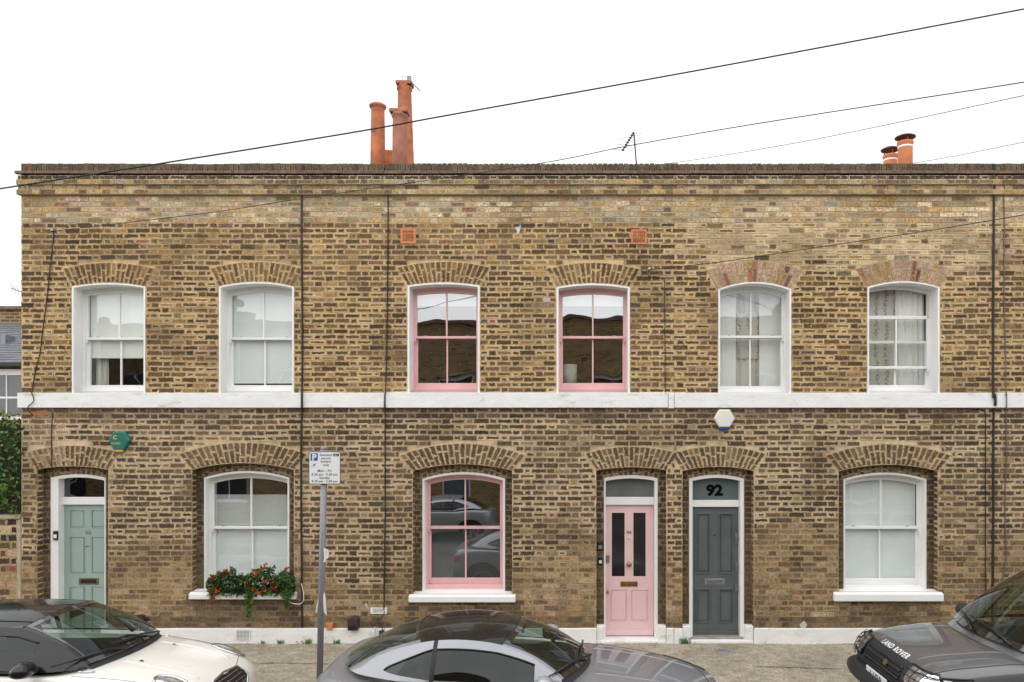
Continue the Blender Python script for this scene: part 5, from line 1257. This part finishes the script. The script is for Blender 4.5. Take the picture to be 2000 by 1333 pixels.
        for (a,b) in wins:
            n_=max(3,int((a-b)/.03)); MB().grid(lambda u,v:side(a+(b-a)*u,B0(a+(b-a)*u)+(B1(a+(b-a)*u)-B0(a+(b-a)*u))*v,sg,-.006),n_,6).build('side_window',M['carglass'],t)
            MB().tube([side(a+(b-a)*i/n_,B1(a+(b-a)*i/n_),sg,.002) for i in range(n_+1)],.008,6).build('window_trim',M[sp.get('trim','blackrub')],so_)
    # cabin
    z=bz0
    sx=xF-.95
    for yy in (.36,-.36):
        s=MB(); s.box(sx-.28,sx+.25,yy-.24,yy+.24,z-.45,z-.25); s.prism([(sx-.36,z-.4),(sx-.2,z-.4),(sx-.30,z+.13),(sx-.42,z+.13)],yy-.22,yy+.22); so2=s.build('seat',M['seat'],t,bevel=.05,seg=3)
        MB().box(sx-.43,sx-.33,yy-.12,yy+.12,z+.16,z+.33).build('headrest',M['seat'],so2,bevel=.04,seg=3)
    da=MB(); da.grid(lambda u,v:(WB(0).x-.06-.5*v-.15*(2*u-1)**2, (-1+2*u)*wby*.95, z-.015+.05*math.sin(v*2.6)-.12*v*v),12,6); da.build('dashboard',M['cabin'],t)
    stw=MB(); c=Vector((xF-.45,-.36*sp.get('drv',1),z-.02)); stw.tube([c+Vector((-.07*math.sin(a/20*6.283),.17*math.cos(a/20*6.283),.16*math.sin(a/20*6.283))) for a in range(21)],.014,8,cap=False); stw.tube([c+Vector((0,-.16,0)),c+Vector((0,.16,0))],.02,6); stw.build('steering_wheel',M['cabin'],t)
    mm=ws(0,.86); MB().box(mm.x-.09,mm.x-.06,-.11,.11,mm.z-.07,mm.z-.0).build('rear_view_mirror',M['black'],t,bevel=.012)
    # wheels
    wr=sp.get('wr',.31)
    for wx in sp['wheels']:
        for sg in (1,-1):
            yo=sg*(sp['W']-.11); wl=MB(); wl.lathe([(wr*.62,-.1),(wr*.9,-.105),(wr,-.07),(wr,.07),(wr*.9,.105),(wr*.62,.1)],(wx,yo,wr),'y',36,cap=False); wh=wl.build('wheel',M['blackrub'],t)
            rm_=MB(); rm_.lathe([(.03,sg*.11),(wr*.15,sg*.09)],(wx,yo,wr),'y',20)
            for k in range(5):
                a=k*1.2566; u=Vector((math.cos(a),0,math.sin(a))); v=Vector((-math.sin(a),0,math.cos(a))); o=Vector((wx,yo+sg*.085,wr))
                rm_.face([o+v*.03,o-v*.03,o+u*wr*.64-v*.045,o+u*wr*.64+v*.045])
            rm_.lathe([(wr*.6,sg*.1),(wr*.66,sg*.11),(wr*.66,sg*.04)],(wx,yo,wr),'y',36,cap=False); rm_.build('rim',M['galv'],wh)
            ar=[(wx+(wr+.05)*math.cos(math.pi*i/14),wr+(wr+.05)*math.sin(math.pi*i/14)) for i in range(15)]
            decal('wheel_arch','left' if sg>0 else 'right',ar,M['blackrub'],.003)
    # mirrors
    for sg in (1,-1):
        b=side(xF-sp.get('mx',.12),.12,sg); q=MB()
        q.lathe([(.0,-.085),(.045,-.075),(.075,-.03),(.082,.02),(.078,.06),(.0,.07)],(0,0,0),'x',20)
        q.v=[(b.x-.02-(a*.9),b.y+sg*(.16)+c_*1.55,b.z+.04+d_*.9) for a,c_,d_ in q.v]
        mo=q.build('wing_mirror',M[sp.get('mirror',P)],t); MB().tube([(b.x,b.y-sg*.04,b.z-.01),(b.x-.02,b.y+sg*.1,b.z+.02)],.025,8).build('mirror_arm',M['black'],mo)
    # wipers
    for y0,l in sp.get('wip',((.42,.62),(-.12,.62))):
        a=ws(y0/wby,.02)+Vector((.05,0,.02)); b=ws((y0+l*-1*sp.get('wd',1))/wby,.11)+Vector((.02,0,.03)); wp=MB(); wp.tube([a,vl(a,b,.5)+Vector((0,0,.02)),b],.010,6); wpo=wp.build('wiper',M['black'],t)
        MB().tube([vl(a,b,.35)+Vector((0,0,-.006)),b+(b-a)*.25+Vector((0,0,-.0))],.007,5).build('wiper_blade',M['blackrub'],wpo)
    cw=MB().grid(lambda u,v:vl(WB(-.97+1.94*u)+Vector((-.02,0,-.01)),cast('top',WB(-.97+1.94*u).x+sp.get('cowl',.10),WB(-.97+1.94*u).y,.004),v),20,2); cw.build('scuttle_panel',M[sp.get('cowlm','plast')],t)
    return t,cast,decal,line,ws,rf,side,bvh
def ell(cx,cy,a,b,n=16): return [(cx+a*math.cos(6.2832*i/n),cy+b*math.sin(6.2832*i/n)) for i in range(n)]
COUPE=dict(paint='silver',pil='silver',roof='carblack',W=.92,trim='black',
  st=[(2.02,.30,.34,.52,.54,.6,0),(1.99,.52,.24,.56,.60,.7,0),(1.90,.72,.18,.60,.66,.75,0),(1.68,.84,.16,.66,.745,.78,0),(1.30,.895,.16,.73,.83,.8,0),(.95,.91,.16,.78,.885,.8,0),(.62,.915,.16,.83,.925,.82,0),(.42,.915,.16,.86,.86,.84,1),(0,.915,.16,.90,.72,.86,1),(-.7,.915,.16,.93,.72,.86,1),(-1.25,.92,.16,.95,.80,.86,1),(-1.45,.91,.16,.95,.92,.8,0),(-1.62,.86,.17,.94,.955,.8,0),(-1.77,.77,.22,.91,.955,.8,0),(-1.86,.64,.3,.84,.90,.7,0),(-1.90,.42,.4,.74,.8,.6,0)],
  WB=(.64,.24,.70,.955,.03),WT=(-.02,.13,.55,1.285,.095),RT=(-.98,-.10,.54,1.285,.075),RB=(-1.68,-.16,.56,.965,.0),hump=.055,belt=(.81,.885,.965),win=[(.16,-.72),(-.76,-1.18)],tip=.42,sbul=.045,stp=.80,sb=.05,
  wheels=(1.22,-1.25),wr=.33,rooflines=(),mirror='silver2',cowl=.03)
x_=-.55; cpy=-3.54
T,cast,decal,line,ws,rf,side,bvh=car(COUPE,(x_,cpy,-.10),0,'silver grey coupe with gloss black roof parked in front of the pink door')
line('bonnet_gap','top',[(.45,.66),(.9,.70),(1.4,.66),(1.72,.52),(1.8,.3),(1.82,0),(1.8,-.3),(1.72,-.52),(1.4,-.66),(.9,-.70),(.45,-.66)],.004,M['blackrub'])
for sg in (1,-1):
    hp=[(1.50,.78*sg),(1.76,.69*sg),(1.88,.56*sg),(1.86,.48*sg),(1.66,.60*sg),(1.46,.72*sg)]
    hl=decal('headlight','top',hp,M['lampin'],.004); line('headlight_rim','top',hp,.005,M['black'],.004,hl,True)
    line('bonnet_crease','top',[(.7,.42*sg),(1.3,.40*sg),(1.75,.34*sg)],.006,M['silver'],-.001)
    d_='left' if sg>0 else 'right'
    line('door_gap',d_,[(.38,.86),(.42,.6),(.35,.3)],.004,M['blackrub']); line('door_gap',d_,[(-.82,.9),(-.86,.6),(-.7,.3)],.004,M['blackrub'])
    line('shoulder_crease',d_,[(.4,.80),(-.4,.83),(-1.2,.86),(-1.8,.85)],.006,M['silver'],0)
    decal('tail_light',d_,[(-1.84,.80),(-1.70,.82),(-1.72,.70),(-1.82,.68)],M['flowerr'],.004)
decal('grille','front',[(-.42,.48),(.42,.48),(.36,.26),(-.36,.26)],M['black'],.005)
MINI=dict(paint='cream',pil='carblack',roof='carblack',W=.84,trim='black',sidepaint='carblack',mirror='carblack',mx=.36,
  st=[(1.80,.42,.32,.50,.53,.6,0),(1.77,.58,.22,.57,.61,.7,0),(1.70,.70,.17,.62,.69,.75,0),(1.52,.80,.15,.70,.79,.78,0),(1.2,.83,.15,.775,.875,.8,0),(.9,.84,.15,.82,.92,.8,0),(.66,.84,.15,.86,.95,.82,0),(.50,.84,.15,.90,.88,.84,1),(0,.84,.15,.91,.7,.86,1),(-1.1,.84,.15,.92,.7,.86,1),(-1.45,.83,.15,.92,.8,.86,1),(-1.62,.81,.17,.92,.90,.8,0),(-1.76,.76,.24,.90,.92,.75,0),(-1.84,.6,.34,.74,.8,.6,0)],
  WB=(.82,.13,.62,.985,.035),WT=(.16,.13,.56,1.375,.095),RT=(-1.45,-.06,.54,1.35,.08),RB=(-1.70,-.08,.62,.955,.0),hump=.03,belt=(.795,.915,.925),win=[(.24,-.50),(-.56,-1.30)],sbul=.02,stp=.82,
  wheels=(1.18,-1.22),wr=.30,rooflines=(.82,-.82),cowl=.03,rbul=.02)
T,cast,decal,line,ws,rf,side,bvh=car(MINI,(-5.33,-3.2,-.12),0,'small cream hatchback with gloss black roof cut off by the left edge')
line('bonnet_gap','top',[(.62,.74),(1.0,.70),(1.4,.66),(1.62,.50),(1.70,.25),(1.71,0),(1.70,-.25),(1.62,-.5),(1.4,-.66),(1.0,-.70),(.62,-.74)],.003,M['blackrub'])
for sg in (1,-1):
    c=(1.47,.58*sg); e_=ell(c[0],c[1],.165,.11); hl=decal('headlight','top',e_,M['lampin'],.010,dome=.02); 
    line('headlight_ring','top',e_,.014,M['chrome'],.010,hl,True)
    d_='left' if sg>0 else 'right'
    line('belt_trim',d_,[(.78,.885),(.4,.90),(0,.905),(-1,.905),(-1.6,.90)],.012,M['chrome'],.004)
    line('door_gap',d_,[(.52,.88),(.54,.6),(.45,.3)],.004,M['blackrub']); line('door_gap',d_,[(-.52,.88),(-.55,.6),(-.5,.3)],.004,M['blackrub'])
    line('bonnet_crease','top',[(.85,.34*sg),(1.3,.36*sg),(1.6,.33*sg)],.008,M['cream'],-.002)
    decal('washer_nozzle','top',ell(1.02,.30*sg,.022,.014,8),M['black'],.008)
gp=[(-.34,.56),(-.26,.665),(0,.685),(.26,.665),(.34,.56),(.28,.45),(-.28,.45)]
gr_=decal('grille','front',gp,M['black'],.006); line('grille_surround','front',gp,.012,M['chrome'],.008,gr_,True)
for z_ in (.49,.53,.57,.61,.645): line('grille_bar','front',[(-.27,z_),(.27,z_)],.006,M['chrome'],.012,gr_)
bd=MB(); bd.lathe([(0,.0),(.03,.002),(.034,.006),(.03,.01),(0,.012)],(0,0,0),'z',16); c=cast('top',1.70,0,.004)
bd.v=[(c.x+a,c.y+b*1.0,c.z+d_) for a,b,d_ in bd.v]; bd.v=bd.v; 
for sg in (1,-1): bd.face([(c.x-.02,c.y+sg*.03,c.z+.006),(c.x+.02,c.y+sg*.03,c.z+.004),(c.x+.012,c.y+sg*.085,c.z+.004),(c.x-.02,c.y+sg*.09,c.z+.006)])
bd.build('bonnet_badge',M['chrome'],T)
q=ws(-.3,.18)
LR=dict(paint='graph',pil='graph',roof='graph',W=.90,trim='black',mirror='plast',mx=.2,
  st=[(2.16,.66,.36,.70,.73,.8,0),(2.12,.80,.28,.76,.80,.85,0),(2.04,.86,.25,.82,.895,.86,0),(1.85,.885,.25,.875,.965,.86,0),(1.5,.895,.25,.92,1.01,.86,0),(1.22,.90,.25,.95,1.03,.86,0),(1.0,.90,.25,.97,.93,.86,1),(.4,.90,.25,1.0,.75,.88,1),(-1.6,.90,.25,1.02,.75,.88,1),(-2.0,.88,.25,1.02,.9,.88,1),(-2.12,.84,.3,.98,1.0,.8,0),(-2.2,.75,.4,.8,.85,.7,0)],
  WB=(1.20,.16,.76,1.055,.02),WT=(.36,.10,.62,1.68,.06),RT=(-2.0,-.02,.62,1.68,.05),RB=(-2.14,-.04,.74,1.03,.0),hump=.03,belt=(.865,1.0,1.03),win=[(.74,-.16),(-.26,-1.15),(-1.25,-1.85)],sbul=.02,stp=.86,
  wheels=(1.30,-1.25),wr=.35,rooflines=(.86,-.86),cowl=.07,cowlm='graph',wip=((.58,.62),(.02,.62)),wd=1,drv=-1)
T,cast,decal,line,ws,rf,side,bvh=car(LR,(5.30,-3.12,-.10),math.pi,'dark graphite off road car with caged headlights cut off by the right edge')
gb=[(-.44,.845),(.44,.845),(.47,.60),(-.47,.60)]
# black lower front: bumper, grille and lamp surround
M['lip']=M['plast']
go=decal('front_mask','front',[(-.80,.835),(-.5,.862),(0,.868),(.5,.862),(.80,.835),(.86,.62),(.84,.36),(-.84,.36),(-.86,.62)],M['plast'],.012,rings=10)
for z_,w_ in ((.80,.42),(.735,.43),(.67,.44)): 
    line('grille_slot','front',[(-w_,z_),(0,z_+.004),(w_,z_)],.016,M['black'],.012,go); line('grille_bar','front',[(-w_,z_-.03),(0,z_-.026),(w_,z_-.03)],.015,M['plast'],.02,go)
decal('badge','front',ell(.10,.765,.045,.024),M['goldgreen'],.034,go)
bm_=MB(); bm_.tube([cast('front',-.86+1.72*i/14,.50,.03) for i in range(15)],.10,12,rs=None); bm_.build('bumper',M['plast'],T)
pl_=MB(); c=cast('front',0,.585,.06); pl_.box(c.x-.012,c.x+.004,-.26,.26,c.z-.055,c.z+.055); po=pl_.build('number_plate',M['signwhite'],T,bevel=.004)
tx=MB(); text_mesh(tx,'L1DP',.115,(c.x+.005,-.0,c.z-.042),Vector((0,1,0)),VZ,VX,ext=.001,off=.002,sp=1.2); tx.build('plate_lettering',M['black'],po)
tx=MB(); text_mesh(tx,'LAND ROVER',.088,(0,0,0),VX,VY,VZ,ext=0,off=.0035,sp=1.22)
def bend(v): 
    return cast('lip',v[0],v[1]+LIPZ,.004)
LIPZ=-.155
tx.v=[tuple(bend(v)) for v in tx.v]; tx.build('bonnet_lettering',M['signwhite'],T)
for sg in (1,-1):
    hp=[(.50*sg,.86),(.80*sg,.85),(.86*sg,.78),(.85*sg,.69),(.54*sg,.68),(.50*sg,.75)]
    hl=decal('headlight','front',hp,M['lampin'],.02); 
    line('headlight_rim','front',hp,.012,M['black'],.024,hl,True)
    hs2=[(1.66,.835),(2.04,.835),(2.04,.70),(1.68,.72)]; d_='left' if sg>0 else 'right'
    hl2=decal('indicator_lens',d_,hs2,M['lampin'],.006); line('lens_rim',d_,hs2,.010,M['black'],.01,hl2,True)
    for z_ in (.73,.775,.82):
        line('lamp_guard','front',[(.49*sg,z_),(.86*sg,z_-.005)],.005,M['cable'],.05,hl); line('lamp_guard',d_,[(2.08,z_),(1.70,z_)],.005,M['cable'],.035,hl)
    for k in (.56,.66,.76): line('lamp_guard','front',[(k*sg,.85),(k*sg,.65)],.004,M['cable'],.05,hl)
    line('bonnet_gap','top',[(1.15,.80*sg),(1.6,.79*sg),(1.95,.76*sg),(2.06,.66*sg)],.004,M['blackrub'])
    line('bonnet_crease','top',[(1.05,.52*sg),(1.6,.50*sg),(2.0,.42*sg)],.010,M['graph'],-.003)
    for xx in (1.16,): decal('washer_nozzle','top',ell(xx-.02,.28*sg,.018,.014,8),M['black'],.008)
    line('door_gap',d_,[(.80,.98),(.82,.6),(.7,.32)],.004,M['blackrub']); line('door_gap',d_,[(-.2,.98),(-.2,.3)],.004,M['blackrub'])
tube=MB()
for y_ in (-.80,-.70): tube.tube([cast('front',y_,z_,.06) for z_ in (.88,.8,.7,.6)],.008,6)
# pale coupe parked across the street, seen mirrored in the pink ground floor window
SP2=dict(COUPE); SP2.update(paint='silver2',pil='silver2',roof='silver2',mirror='silver2')
car(SP2,(-4.35,-11.1,-.10),math.pi,'pale silver coupe parked across the street','cars parked across the street')
